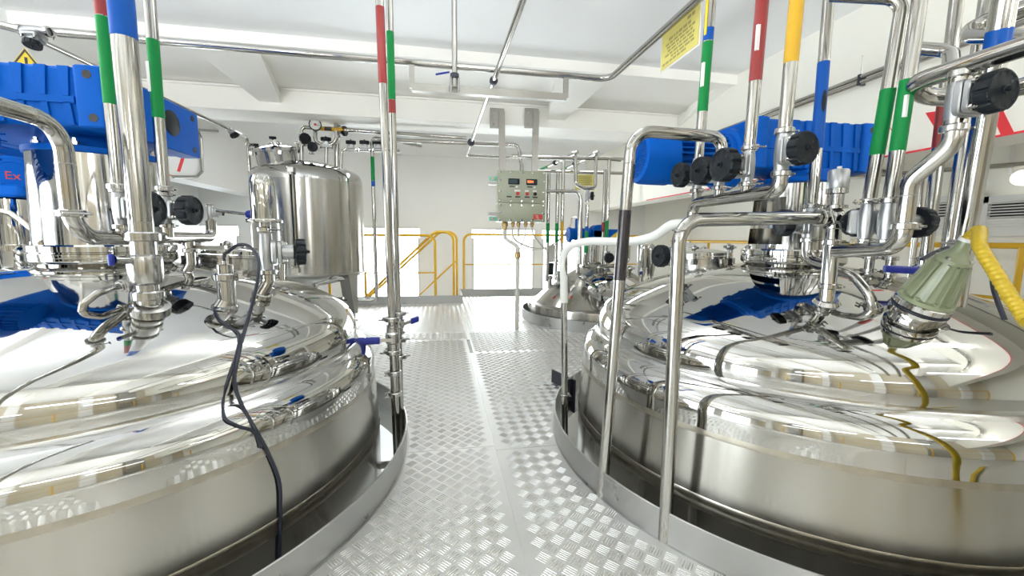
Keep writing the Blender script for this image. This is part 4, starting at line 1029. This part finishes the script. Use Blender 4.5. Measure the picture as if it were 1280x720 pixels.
fc = MB().lathe([(.055, .0), (0, .001)], gd+n*.0155, n, 32, caps=False).build('dial', 'white', t)
MB().prism([gd+n*.018+xg*a+V((0, 0, b)) for a, b in ((-.006, .006), (.045, -.008), (-.002, -.008))], n*.001).build('needle', 'ink', fc, flat=True)
MB().lathe([(.014, 0), (.012, .002), (0, .002)], gd+n*.018, n, 14).build('needle_hub', 'redn', fc)
tk = MB()
for k in range(9):
    a = radians(-40+k*32.5); e = xg*cos(a)+V((0, 0, sin(a))); f = n.cross(e)
    tk.prism([gd+n*.0166+e*.038+f*.0014, gd+n*.0166+e*.048+f*.0014, gd+n*.0166+e*.048-f*.0014, gd+n*.0166+e*.038-f*.0014], n*.0006)
q = tk.build('dial_ticks', 'ink', fc, flat=True); q['kind'] = 'stuff'
pipe('process_pipe', 'U-shaped siphon tube under the dial gauge on the standing vessel', [vp(394, 162), vp(394, 180), vp(420, 182), vp(420, 150)], .024, .09)
MB_ = pipe('process_pipe', 'short post under the siphon tube on the standing vessel', [vp(408, 214), vp(408, 181)], .020)
p_ = pipe('vent_post', 'tall vent post with flanged top behind the dial gauge', [vp(422, 218, .1), vp(421, 155, .1)], .034)
MB().lathe([(.08, 0), (.085, .008), (.085, .02), (.03, .03), (.03, .05)], vp(419, 153, .1), UPV, 20).build('flange', 'fit', p_)
for k in range(5): MB().cyl(vp(419, 153, .1)+V((.075*cos(k*1.26), .075*sin(k*1.26), -.02)), vp(419, 153, .1)+V((.075*cos(k*1.26), .075*sin(k*1.26), .04)), .008, seg=6).build('flange_bolt', 'fit', p_)
def smallv(lb, px, py, w, dy=0, r=.018, R=.042, grp='small hand wheel valves on the standing vessel', pax=UPV):
    return dvalve(lb, vp(px, py, dy), pax, w, r, R, grp, reach=.7)
smallv('black hand wheel left of the gauge siphon on the standing vessel', 379, 175, (.6, -1, .2), R=.062)
smallv('black hand wheel low between siphon and gauge post of the standing vessel', 389, 185, (.5, -1, 0), R=.055)
smallv('black hand wheel in front of the vent post top, right end of the yellow band', 423, 164, (1, -.3, 0), .05, R=.055)
for px, lb in ((408, 'black hand wheel lying flat behind the siphon tube'), (439, 'first of three flat black hand wheels right of the vent post'), (456, 'second of three flat black hand wheels right of the vent post'), (473, 'third of three flat black hand wheels, behind the slim riser')):
    dvalve(lb, vp(px, 187 if px > 410 else 183), (1, 0, 0), (0, -.1, 1), .018, .056, 'small hand wheel valves on the standing vessel', reach=.75)
pipe('process_pipe', 'thin manifold under the three flat hand wheels right of the standing vessel', [vp(426, 220), vp(427, 187), vp(478, 188), vp(500, 189)], .018, .05)
for px, lb in ((319, 'tiny black knob at the left edge of the vessel lid'), (341, 'tiny black knob on top of the vessel lid')):
    q = vp(px, 183 if px < 330 else 174, -.05)
    t = thing('lid_knob', lb, 'knob', q, 'knobs on the vessel lid')
    wheelmesh(q, (0, -.2, 1), .036, .03).build('knob', 'black', t); MB().cyl(q-V((0, 0, .08)), q, .01).build('stem', 'fit', t)
# riser with green and blue bands right of the vessel, and its foot loop
rp = PY(465, 180, 5.15)
zq2 = lambda py: zat(rp.x, rp.y, py)
t = pipe('process_pipe', 'thin pipe with green and blue bands right of the standing vessel, hooking back below it', [rp+V((.55, .3, zq2(172)-rp.z)), (rp.x, rp.y, zq2(172)), (rp.x, rp.y, zq2(375)), (rp.x-.42, rp.y+.05, zq2(376))], .022, .06)
band(t, (rp.x, rp.y, zq2(196)), (rp.x, rp.y, zq2(226)), .022, 'green', 'green tape band'); band(t, (rp.x, rp.y, zq2(226.3)), (rp.x, rp.y, zq2(233)), .022, 'bluepl', 'blue tape band')
MB().lathe([(.03, -.06), (.045, -.05), (.045, .05), (.03, .06)], (rp.x-.45, rp.y+.05, zq2(376)), (1, 0, 0), 14).build('coupling', 'fit', t)
# second overhead pipe along the back, bending down behind the panel
YP = 5.05
pq = lambda px, py, Y=YP: PY(px, py, Y)
pipe('process_pipe', 'overhead pipe running along the back to the control panel and bending down', [pq(466, 174), pq(648, 181.5), pq(652, 206), pq(652, 214)], .024, .07)
for px, py in ((562, 172), (562, 180)): pass
# yellow rails
def rail(lb, pts, r=.021, br=.12, posts=(), mids=()):
    t = thing('guard_rail', lb, 'railing', V(pts[0]), 'yellow guard rails')
    MB().tube(fillet(pts, br), r, 14).build('top_rail', 'rail', t)
    for p in mids: MB().tube([V(x) for x in p], r*.55, 10).build('mid_rail', 'rail', t)
    for p in posts: MB().tube([V(x) for x in p], r*.9, 12).build('post', 'rail', t)
    return t
zr1 = PY(500, 294, YE1+.04).z; ya = YE1+.04
xA0, xA1 = -1.6, PY(544, 330, ya).x
zm = PY(500, 341, ya).z
rail('yellow rail along the platform edge behind the slim risers', [(xA0, ya, .0), (xA0, ya, zr1), (xA1, ya, zr1), (xA1, ya, .02)], mids=[((xA0, ya, zm), (xA1, ya, zm))], posts=[((-1.1, ya, 0), (-1.1, ya, zr1)), ])
for (yy, lb, px) in ((YE1+.10, 'near sloping yellow stair rail', 567), (YE2-.05, 'far sloping yellow stair rail', 571)):
    x1 = PY(px, 330, yy).x; z1 = PY(555, 290, yy).z; sl = .95 if yy < 6.6 else .93
    L = 2.2
    rail(lb+' going down to the left', [(x1, yy, .0), (x1, yy, z1), (x1-.28, yy, z1), (x1-.28-L, yy, z1-L*sl)], br=.16,
         mids=[((x1, yy, .62), (x1-L, yy, .62-L*sl))], posts=[((x1-1.15, yy, -.75), (x1-1.15, yy, z1-.87*sl))])
yc_ = YE2+.05
xC = PY(580, 330, yc_).x; zc2 = PY(640, 293.5, yc_).z; zm2 = PY(640, 330.5, yc_).z
rail('yellow rail along the back platform edge behind the control panel', [(xC, yc_, .0), (xC, yc_, zc2), (4.0, yc_, zc2)], mids=[((xC, yc_, zm2), (4.0, yc_, zm2))], posts=[((2.6, yc_, 0), (2.6, yc_, zc2))])
xr_ = 4.0
z3 = PX(1100, 305, xr_).z
rail('yellow rail along the right wall behind the right tank', [(xr_, 6.6, z3), (xr_, .5, z3)], mids=[((xr_, 6.6, z3-.38), (xr_, .5, z3-.38))], posts=[((xr_, y, -.0), (xr_, y, z3)) for y in (5.6, 3.9, 2.2)], r=.022)
rail('yellow rail at the near end of the platform, mirrored in both tank domes', [(-3.6, -2.2, 0), (-3.6, -2.2, 1.05), (3.6, -2.2, 1.05), (3.6, -2.2, 0)], mids=[((-3.6, -2.2, .55), (3.6, -2.2, .55))], posts=[((x, -2.2, 0), (x, -2.2, 1.05)) for x in (-1.8, 0, 1.8)])
t = thing('stair_flight', 'steel stair descending left beyond the platform', 'stairs', (.3, 6.7, 0))
for k in range(6): MB().box((.22-.25*k, (YE1+YE2)/2+.02, -.12-.2*k), (.27, YE2-YE1-.10, .03)).build('tread', 'curb', t, flat=True)

# ------------------------------------------------------------------ control panel
YC = 4.66
pp_ = lambda px, py: PY(px, py, YC)
tl, brc = pp_(622, 213), pp_(681, 279); x0, x1 = tl.x, brc.x; z1, z0 = pp_(650, 213.5).z, pp_(650, 277.5).z; w_, h_ = x1-x0, z1-z0
t = thing('control_panel', 'grey-green control cabinet with two displays hanging from two steel posts', 'control panel', ((x0+x1)/2, YC, z0)); TP = t
zsplit = z0+h_*.37
for (a, b) in ((z0, zsplit-.002), (zsplit+.002, z1)):
    MB().rbox(((x0+x1)/2, YC+.10, (a+b)/2), (w_-.02, .19, b-a), .012, ax=1).build('cabinet', 'khaki', t)
    MB().rbox(((x0+x1)/2, YC+.0, (a+b)/2), (w_, .03, b-a), .014, ax=1).build('cover', 'khaki', t)
    nx = 5
    for k in range(nx):
        for z in (a+.022, b-.022):
            MB().lathe([(.013, 0), (.013, .008), (.008, .012), (0, .012)], (x0+.025+(w_-.05)*k/(nx-1), YC-.016, z), (0, -1, 0), 8).build('cover_bolt', 'fit', t)
    for f in (.35, .68) if a > z0 else (.5,):
        for x in (x0+.025, x1-.025): MB().lathe([(.013, 0), (.013, .008), (.008, .012), (0, .012)], (x, YC-.016, a+(b-a)*f), (0, -1, 0), 8).build('cover_bolt', 'fit', t)
fz = lambda f: z0+h_*f; fx = lambda f: x0+w_*f; yf = YC-.0155
for (f, mm, lb, tx) in ((.33, 'lcd', 'dark display', None), (.70, 'lcd', 'display with lit orange digits', '0004')):
    d = MB().rbox((fx(f), yf-.006, fz(.785)), (w_*.23, .012, h_*.115), .006, ax=1).build('display', 'black', t); d['label'] = lb
    MB().box((fx(f)-w_*.015, yf-.0125, fz(.785)), (w_*.17, .001, h_*.075)).build('screen', mm, d, flat=True)
    if tx: text_mesh('digits', tx, h_*.062, (fx(f)-w_*.03, yf-.0135, fz(.787)), (1, 0, 0), UPV, 'led', d)
    MB().box((fx(f)-.02, yf-.001, fz(.69)), (w_*.11, .002, h_*.022)).build('name_plate', 'ink', t, flat=True)
    MB().box((fx(f)+.035, yf-.001, fz(.685)), (w_*.035, .002, h_*.03)).build('sticker', 'white', t, flat=True)
for (f, mm, tall) in ((.235, 'teal', 0), (.415, 'redplate', 1), (.61, 'redplate', 1), (.775, 'black', 1)):
    MB().lathe([(.020, 0), (.020, .012), (.014, .014), (.014, .03), (0, .032)] if tall else [(.013, 0), (.011, .008), (0, .009)], (fx(f), yf, fz(.555)), (0, -1, 0), 16).build('push_button', mm, t)
    MB().box((fx(f), yf-.001, fz(.49)), (w_*.105, .002, h_*.026)).build('name_plate', 'ink', t, flat=True)
    if tall: MB().box((fx(f)-.005, yf-.001, fz(.61)), (w_*(.12 if f < .5 else .08), .002, h_*.035)).build('sticker', 'white', t, flat=True)
pl_ = MB().box((fx(.84), yf-.001, fz(.105)), (w_*.19, .002, h_*.10)).build('rating_plate', 'redplate', t, flat=True)
lb_ = MB()
for k in range(4): lb_.box((fx(.84)-.012+.006*k, yf-.0025, fz(.13)-.014*k), (.03, .0008, .004))
q = lb_.build('fine_print', 'white', pl_, flat=True); q['kind'] = 'stuff'
for (f, up) in ((.835, 1), (.06, -1)):
    MB().box((x0-.045, YC+.03, fz(f)), (.09, .01, h_*.085)).build('ear_plate', 'teal', t, flat=True)
    MB().box((x0-.05, YC+.02, fz(f)-up*h_*.085), (.10, .03, h_*.07)).build('ear_bracket', 'brushed', t, flat=True)
    MB().lathe([(.014, 0), (.014, .014), (0, .015)], (x0-.045, YC+.025, fz(f)), (0, -1, 0), 8).build('ear_bolt', 'brass', t)
for (pa, pb, lb) in ((627, 628.5, 'left'), (670, 668, 'right')):
    xa, xb = PY(pa, 150, YC+.06).x, PY(pb, 215, YC+.06).x
    zt_ = PY(pa, 139, YC).z
    t2_ = thing('hanger_post', 'flat steel post holding the control cabinet from the beam, the %s one' % lb, 'post', (xb, YC+.06, z1), 'hanger posts of the control cabinet')
    MB().prism([(xb-.035, YC+.05, z1-.3), (xb+.035, YC+.05, z1-.3), (xa+.035, YC+.05, zt_+.02), (xa-.035, YC+.05, zt_+.02)], (0, .03, 0)).build('post', 'brushed', t2_, flat=True)
    MB().box((xa-.05, YC+.075, zt_-.06), (.16, .02, .22)).build('bracket_plate', 'brushed', t2_, flat=True)
    for dz in (-.13, .0): MB().lathe([(.012, 0), (.012, .01), (0, .011)], (xa-.09, YC+.065, zt_+dz), (0, -1, 0), 8).build('bolt', 'fit', t2_)
# conduits under the panel
zpb = z0
c0 = PZ(646, 412, 0); xs = [PY(px, 285, YC+.08).x for px in (631, 641, 648, 657, 665)]
for k, x in enumerate(xs):
    MB().lathe([(.020, -.01), (.024, .0), (.024, .03), (.018, .035), (.018, .055), (0, .056)] if k else [(.03, -.01), (.036, 0), (.036, .05), (.026, .055), (.026, .09), (0, .09)], (x, YC+.08, zpb), (0, 0, -1), 14).build('cable_gland', 'brass', TP)
t = thing('conduit_riser', 'grey conduit dropping from the control cabinet and standing on the floor', 'conduit', c0)
zc_ = lambda py: zat(c0.x, c0.y, py)
MB().tube(fillet([(xs[0], YC+.08, zpb-.08), (xs[0], YC+.08, zat(xs[0], YC+.08, 298)), (c0.x, c0.y, zc_(308)), (c0.x, c0.y, 0)], .06), .023, 14).build('tube', 'cable', t)
MB().lathe([(.025, zc_(323)), (.032, zc_(322)), (.032, zc_(317)), (.028, zc_(316.5)), (.032, zc_(316)), (.025, zc_(315))], (c0.x, c0.y, 0), UPV, 16).build('union', 'brass', t)
zv = lambda x, py: zat(x, YC+.08, py)
def cabl(lb, pts, r=.010, m='cable'): tag(MB().tube(smooth(pts, 8), r, 8).build('cable', m), lb, 'cable', 'cables under the control cabinet')
cabl('thick grey cable sweeping right from the cabinet to the blue motor behind', [(xs[1], YC+.08, zpb-.05), (xs[1]+.0, YC+.08, zv(xs[1], 295)), PY(650, 304, YC+.1), PY(672, 311, YC+.2), PY(690, 306, YC+.3), PY(705, 294, YC+.4), PY(713, 281, YC+.5), PY(715, 272, YC+.55), (g0.x-.23, g0.y-.04, zc+.19)], .012)
cabl('grey cable curling from the fourth gland back to the conduit union', [(xs[3], YC+.08, zpb-.05), PY(656, 296, YC+.08), PY(650, 310, YC+.05), V((c0.x, c0.y, zc_(316)))], .009)
cabl('thin grey cable from the last gland diving right behind the white hose', [(xs[4], YC+.08, zpb-.05), PY(667, 294, YC+.1), PY(680, 310, YC+.2), PY(694, 322, YC+.3), PY(702, 333, YC+.35), PY(706, 345, YC+.4)], .010)
cabl('pinkish thin cable from the conduit union to the right', [V((c0.x, c0.y, zc_(316))), PY(660, 313, YC+.1), PY(680, 311, YC+.15), PY(690, 306, YC+.3)], .006, 'cablew')
MB().lathe([(.014, .05), (.017, .06), (.012, .17), (0, .18)], (xs[2], YC+.08, zpb), (0, 0, -1), 12).build('cable_stub', 'cable', TP)

# ------------------------------------------------------------------ overhead pipes in the middle
YO = 2.60
cp = lambda px, py: PY(px, py, YO)
oa, ob = cp(72, 41), cp(762, 99); za = (oa.z+ob.z)/2
oh = pipe('overhead_pipe', 'long steel pipe under the ceiling slab, crossing the picture and turning towards the camera', [(oa.x, YO, oa.z), (ob.x, YO, ob.z), (ob.x+.02, 1.2, ob.z+.0), (ob.x+.02, -1.5, ob.z+.0)], .019, .08, group='overhead pipes')
br0, br1 = cp(515, 105), cp(707, 118)
t = thing('pipe_bracket', 'long flat steel bracket hung below the overhead pipe', 'bracket', (br0+br1)/2)
d = (br1-br0).normalized(); xx = d; zz = V((0, 0, 1)); 
MB().prism([br0+V((0, -.02, 0)), br1+V((0, -.02, 0)), br1+V((0, -.02, -.042)), br0+V((0, -.02, -.042))], (0, .04, 0)).build('channel', 'brushed', t, flat=True)
for q in (br0, br1): MB().box(q+V((0, .0, .05)), (.03, .022, .15)).build('hanger', 'brushed', t, flat=True)
dx = cp(568, 97); 
dp = pipe('drop_pipe', 'vertical steel pipe dropping from the ceiling to the flat bracket', [(dx.x, YO-.05, ZC), (dx.x, YO-.05, dx.z-.07)], .016, group='overhead pipes')
MB().lathe([(.017, -.014), (.026, -.012), (.026, .012), (.017, .014)], (dx.x, YO-.05, dx.z-.01), UPV, 16).build('coupling', 'rubber', dp)
for s in (-.022, .022): MB().cyl((dx.x+s, YO-.06, dx.z-.10), (dx.x+s, YO-.06, dx.z-.02), .007, seg=8).build('u_bolt', 'fit', dp)
MB().tube([(dx.x-.11, YO-.04, dx.z-.005), (dx.x-.03, YO-.05, dx.z+.01)], .006, 8).build('blue_lever', 'bluelev', dp)
p1_ = cp(617, 101); yend = 4.80; p2_ = PY(583, 194, yend); p0_ = None
fp = pipe('overhead_pipe', 'steel pipe running away from the camera over the flat bracket to the back', [p1_+(p1_-p2_)*1.2, p1_, p2_, PY(651, 198, yend)], .0145, .03, group='overhead pipes')
MB().lathe([(.016, -.012), (.025, -.01), (.025, .01), (.016, .012)], p1_, p2_-p1_, 14).build('clip', 'rubber', fp)
q = p1_+(p2_-p1_)*.72; MB().lathe([(.02, -.012), (.036, -.01), (.036, .01), (.02, .012)], q, p2_-p1_, 14).build('clip', 'rubber', fp)
# valve cluster where the overhead pipe starts, and the branch along the left beam
c = oa
t = dvalve('grey valve with a black wheel at the left start of the overhead pipe', c+V((-.10, 0, 0)), (1, 0, 0.02), (.35, -.3, -1), .018, .036, 'small hand wheel valves at the top left', reach=.8)
pipe('overhead_pipe', 'short pipe stub left of the overhead valve at the top left corner', [c+V((-.16, 0, 0)), c+V((-.3, -.02, .02)), c+V((-.6, -.2, .06))], .018, .06)
XW = -2.10
wp = lambda px, py: PX(px, py, XW)
wq = lambda px, py: PX(px, py, -3.07)
w0, w1 = wp(22, 38), wp(290, 163)
lp = pipe('overhead_pipe', 'thin pipe running back along the left beam then dropping with a green band', [w0, w1, wp(309, 172), (wp(310, 178).x, wp(310, 178).y, zat(*wp(310, 178).xy, 330))], .015, .05)
e_ = wp(310, 178)
band(lp, (e_.x, e_.y, zat(e_.x, e_.y, 194)), (e_.x, e_.y, zat(e_.x, e_.y, 240)), .015, 'green', 'green tape band')
dvalve('small black hand wheel valve on the thin pipe along the left beam', w1+(w0-w1)*.012, w1-w0, (.55, -.35, -.9), .015, .042, 'small hand wheel valves at the top left', reach=.7)
pipe('process_pipe', 'rectangular loop of thin pipe on the left wall under the beam', [wq(232, 162), wq(247, 163), wq(251, 172), wq(253, 214), wq(246, 221), wq(217, 221)], .018, .03)
pipe('process_pipe', 'thin pipe leading left from the small valve to the wall loop', [wq(272, 164), wq(228, 161)], .016)
# twin pipes along the right beam
XT = 2.8
tw = lambda px, py: PX(px, py, XT)
for dz, lb in ((0, 'upper of two thin pipes running along the right beam'), (-.035, 'lower of two thin pipes running along the right beam')):
    a, b = tw(985, 141), tw(1270, 6); s = (b-a).normalized(); zz_ = (a.z+b.z)/2+dz
    t = pipe('overhead_pipe', lb, [(XT, a.y+2.0, zz_), (XT, -1.2, zz_)], .015, group='twin pipes along the right beam')
    if dz == 0:
        for yy in (2.45, 1.0): MB().box((XT+.01, yy, zz_-.018), (.05, .018, .07)).build('clip', 'rubber', t); MB().cyl((XT, yy, zz_), (XT, yy, zz_+.14), .004, seg=6).build('hanger_rod', 'fit', t)
# curved return pipe near the ceiling at the right edge
rq = [P(1280, 45, 1.95), P(1215, 38, 2.0), P(1225, 18, 2.05), P(1300, -8, 2.0)]
pipe('overhead_pipe', 'hairpin of steel pipe under the ceiling at the right edge', [P(1320, 46, 1.9), P(1212, 46, 2.05), P(1212, 32, 2.15), P(1300, 2, 2.1)], .022, .06)
pipe('overhead_pipe', 'pipe stub bending down behind the overhead header', [P(1140, 60, 2.0), P(1189, 64, 1.98), P(1192, 92, 1.9)], .02, .05)
# long thin pipe on the right wall with yellow section, plus background pipes under the right beam
w_r = lambda px, py: PX(px, py, XR-.12)
t = pipe('process_pipe', 'thin pipe with yellow section along the right wall', [w_r(1060, 222), w_r(1280, 205), w_r(1280, 205)+V((0, -1.2, 0))], .018)
aa, bb = w_r(1060, 222), w_r(1280, 205)
band(t, aa+(bb-aa)*.52, aa+(bb-aa)*.64, .018, 'yellow', 'yellow tape band')
pipe('process_pipe', 'thin pipe frame behind the green-taped risers', [PX(1085, 212, 3.6), PX(1152, 222, 3.6), V((3.6, PX(1154, 240, 3.6).y, .0))], .02, .05)
pipe('process_pipe', 'thin pipe running left under the blue fan cowl', [V((*PX(812, 240, 3.0).xy, zr+.01)), PX(812, 240, 3.0), PX(875, 242, 3.0), V((*PX(875, 242, 3.0).xy, zr+.01))], .022, .06, group='thin pipes behind the right motor')
pipe('process_pipe', 'second thin pipe nested beside the one under the fan cowl', [V((*PX(824, 237, 3.1).xy, zr+.01)), PX(824, 237, 3.1), PX(870, 239, 3.1), V((*PX(870, 239, 3.1).xy, zr+.01))], .020, .05, group='thin pipes behind the right motor')

# ------------------------------------------------------------------ yellow notice hanging at the overhead bend
pa, pb, pc, pd = (877, -12), (829, 48), (825, 96), (873, 48)
XN = ob.x+.06
Q = [PX(*p_, XN) for p_ in (pa, pb, pc, pd)]
yn0, yn1 = (Q[0].y+Q[3].y)/2, (Q[1].y+Q[2].y)/2
zt_, zb_ = (Q[0].z+Q[1].z)/2, (Q[2].z+Q[3].z)/2
t = thing('notice_sheet', 'yellow laminated notice hanging beside the overhead pipe bend', 'sign', (XN, (yn0+yn1)/2, zb_))
MB().box((XN, (yn0+yn1)/2, (zt_+zb_)/2), (.003, abs(yn1-yn0), zt_-zb_)).build('sheet', 'sign', t, flat=True)
MB().box((XN+.002, (yn0+yn1)/2, (zt_+zb_)/2), (.002, abs(yn1-yn0)+.02, zt_-zb_+.02)).build('laminate', 'white', t, flat=True)
tx = MB(); H_ = zt_-zb_; W_ = abs(yn1-yn0); rr = random.Random(3)
for k, (f, w0_, w1_) in enumerate(((.80, .12, .25), (.66, .2, .75), (.56, .1, .8), (.47, .15, .85), (.38, .1, .82), (.29, .12, .86), (.20, .1, .7), (.11, .3, .9))):
    y = yn0+(yn1-yn0)*w0_; end = yn0+(yn1-yn0)*w1_; sg_ = 1 if yn1 > yn0 else -1
    while (end-y)*sg_ > 0:
        L = rr.uniform(.012, .04); tx.box((XN-.0022, y+sg_*L/2, zb_+H_*f), (.0008, L, .010 if k > 1 else .014)); y += sg_*(L+.008)
q = tx.build('text_lines', 'inkp', t, flat=True); q['kind'] = 'stuff'
MB().cyl((XN, yn0-.04, zt_-.02), (XN, yn0-.04, ZC), .004, seg=6).build('wire', 'fit', t)

# ------------------------------------------------------------------ pipework of the tank behind
def bp(px, py, Y=4.9): return PY(px, py, Y)
def t3riser(lb, px, py0, py1, bands, r=.021, Y=4.8, pxt=None):
    b = bp(px, py1, Y); a = V((b.x, b.y, zat(b.x, b.y, py0)))
    t = pipe('process_pipe', lb, [b, a], r, group='risers over the tank behind', seg=10)
    for (y0, y1, mm, l2) in bands: band(t, (b.x, b.y, zat(b.x, b.y, y0)), (b.x, b.y, zat(b.x, b.y, y1)), r, mm, l2)
    return t
G = 'green tape band'
t3riser('thin green-taped pipe beside the right edge of the control cabinet', 683.5, 216, 352, [(279, 303, 'green', G)])
t3riser('second thin green-taped pipe right of the control cabinet', 694.5, 216, 350, [(279, 303, 'green', G)])
t3riser('thin yellow-taped pipe right of the two green-taped ones', 701, 200, 348, [(277, 303, 'yellow', 'yellow tape band')])
t3riser('plain thin pipe left of the white hose, going down to the tank behind', 722, 244, 352, [])
t3riser('thin pipe taped blue over green in front of the small blue motor', 732, 256, 330, [(283, 289, 'bluepl', 'blue tape band'), (289.3, 316, 'green', G)], Y=4.6)
t3riser('thin pipe taped dark red right of the small blue motor', 752, 212, 340, [(278, 290, 'red', 'dark red tape band')])
t3riser('thin pipe taped green beside the dark red taped one', 756.5, 200, 340, [(276, 300, 'green', G)], Y=4.7)
pipe('process_pipe', 'bent pipe leaving the cabinet side and turning down', [bp(683, 239, 4.75), bp(722, 239, 4.75), bp(726, 250, 4.75), bp(725, 330, 4.75)], .022, .06)
pipe('process_pipe', 'tall U-shaped tube in front of the yellow notice right of the cabinet', [bp(690, 206, 5.9), bp(719, 190, 5.0), bp(720, 230, 5.0), bp(729, 235, 5.0), bp(744, 235, 5.0), bp(745, 191, 5.0), bp(722, 205, 5.9)], .024, .05)
vv = bp(734, 245, 4.95)
dvalve('black hand wheel hanging from the U-shaped tube', vv, UPV, (1, -.5, 0), .020, .052, 'small hand wheel valves over the tank behind', reach=.5)
dvalve('black hand wheel facing the camera over the manway of the tank behind', bp(758, 322, 4.55), UPV, (0, -1, 0), .02, .06, 'small hand wheel valves over the tank behind', reach=.6)
dvalve('black hand wheel partly behind the brown-banded pipe, over the tank behind', bp(776, 322, 4.6), UPV, (-.6, -1, 0), .02, .06, 'small hand wheel valves over the tank behind', reach=.6)
pipe('process_pipe', 'low header with upturned end over the manway of the tank behind', [bp(731, 318, 4.6), bp(731, 330, 4.6), bp(738, 333, 4.6), bp(778, 332, 4.6), bp(785, 325, 4.6), bp(786, 305, 4.6)], .024, .06)
yn = bp(731, 228, 5.3)
t = thing('notice_sheet', 'yellow notice behind the U-shaped tube right of the control cabinet', 'sign', yn)
MB().box(yn, (.27, .004, .20)).build('sheet', 'sign', t, flat=True)
tx = MB()
for k in range(6): tx.box(yn+V((-.01+.005*(k % 3), -.0025, .07-.025*k)), (.20-.02*(k % 2), .0008, .008))
q = tx.build('text_lines', 'inkp', t, flat=True); q['kind'] = 'stuff'
for (lb, pix, Y) in (('upper back pipe running right behind the U-shaped tube', [(640, 195), (790, 199), (845, 201)], 5.95), ('middle back pipe running right over the U-shaped tube', [(672, 197.5), (757, 198), (776, 200)], 5.0), ('lower back pipe running right from the cabinet top', [(672, 214), (754, 216), (845, 218)], 5.7)):
    pipe('process_pipe', lb, [bp(x, y, Y) for x, y in pix], .022, .04, group='back pipes right of the cabinet')
for (lb, a, b, bandm) in (('slanting thin pipe with green and blue tape behind the cabinet top, left one', (672, 214), (722, 190), 1), ('slanting thin pipe with green tape behind the cabinet top, right one', (696, 216), (748, 190), 2)):
    pa_, pb_ = bp(*a, 4.6), bp(*b, 6.6); pa_ = bp(*a, 6.4); pb_ = bp(*b, 4.9)
    t = pipe('process_pipe', lb, [pa_, pb_], .02, group='slanting pipes behind the cabinet')
    band(t, pa_+(pb_-pa_)*.12, pa_+(pb_-pa_)*.32, .02, 'green', G)
    MB().lathe([(.02, -.02), (.036, -.018), (.036, .018), (.02, .02)], pa_+(pb_-pa_)*.5, pb_-pa_, 12).build('clip', 'rubber', t)
# grey pressure switch and its valve left on the tank behind
s0 = t3p(687, 358); s0 = V((s0.x, s0.y, s0.z)); zsx = lambda py: zat(s0.x, s0.y, py)
t = thing('level_transmitter', 'slender grey and black instrument standing on the tank behind, left of the white hose', 'instrument', s0)
MB().cyl((s0.x, s0.y, s0.z-.02), (s0.x, s0.y, zsx(344)), .03).build('nozzle', 'fit', t)
clamp(t, (s0.x, s0.y, zsx(347)), UPV, .032)
MB().rbox((s0.x, s0.y, zsx(336)), (.085, .085, zsx(328)-zsx(343)), .015).build('socket', 'black', t)
MB().prism([(s0.x-.045, s0.y-.03, zsx(328)), (s0.x+.045, s0.y-.03, zsx(328)), (s0.x+.05, s0.y-.03, zsx(306)), (s0.x-.02, s0.y-.03, zsx(306))], (0, .06, 0)).build('housing', 'cable', t)
bvalve('small blue lever valve beside the grey instrument on the tank behind', bp(698, 345, 4.7), UPV, (1, -.2, 0), .018, None, Llen=3)
for (px, py, lb) in ((803, 318, 'small steel canister behind the brown-banded pipe'), (814, 322, 'slim pointed steel post behind the black hand wheel')):
    q = bp(px, py, 3.9)
    t = pipe('process_pipe', lb, [(q.x, q.y, .55), (q.x, q.y, zat(q.x, q.y, 345))], .02)
    MB().lathe([(.03, zat(q.x, q.y, 345)), (.05, zat(q.x, q.y, 330)), (.05, zat(q.x, q.y, 310)), (.02 if px > 805 else .045, zat(q.x, q.y, 306)), (0, zat(q.x, q.y, 304))], (q.x, q.y, 0), UPV, 20).build('canister', 'mirror', t)
    if px < 810: bvalve('tiny blue lever valve under the small steel canister', (q.x-.02, q.y-.05, zat(q.x, q.y, 340)), UPV, (-1, -.4, 0), .014, None, Llen=2.5)
# bottom blue lever near the left flange of the right tank
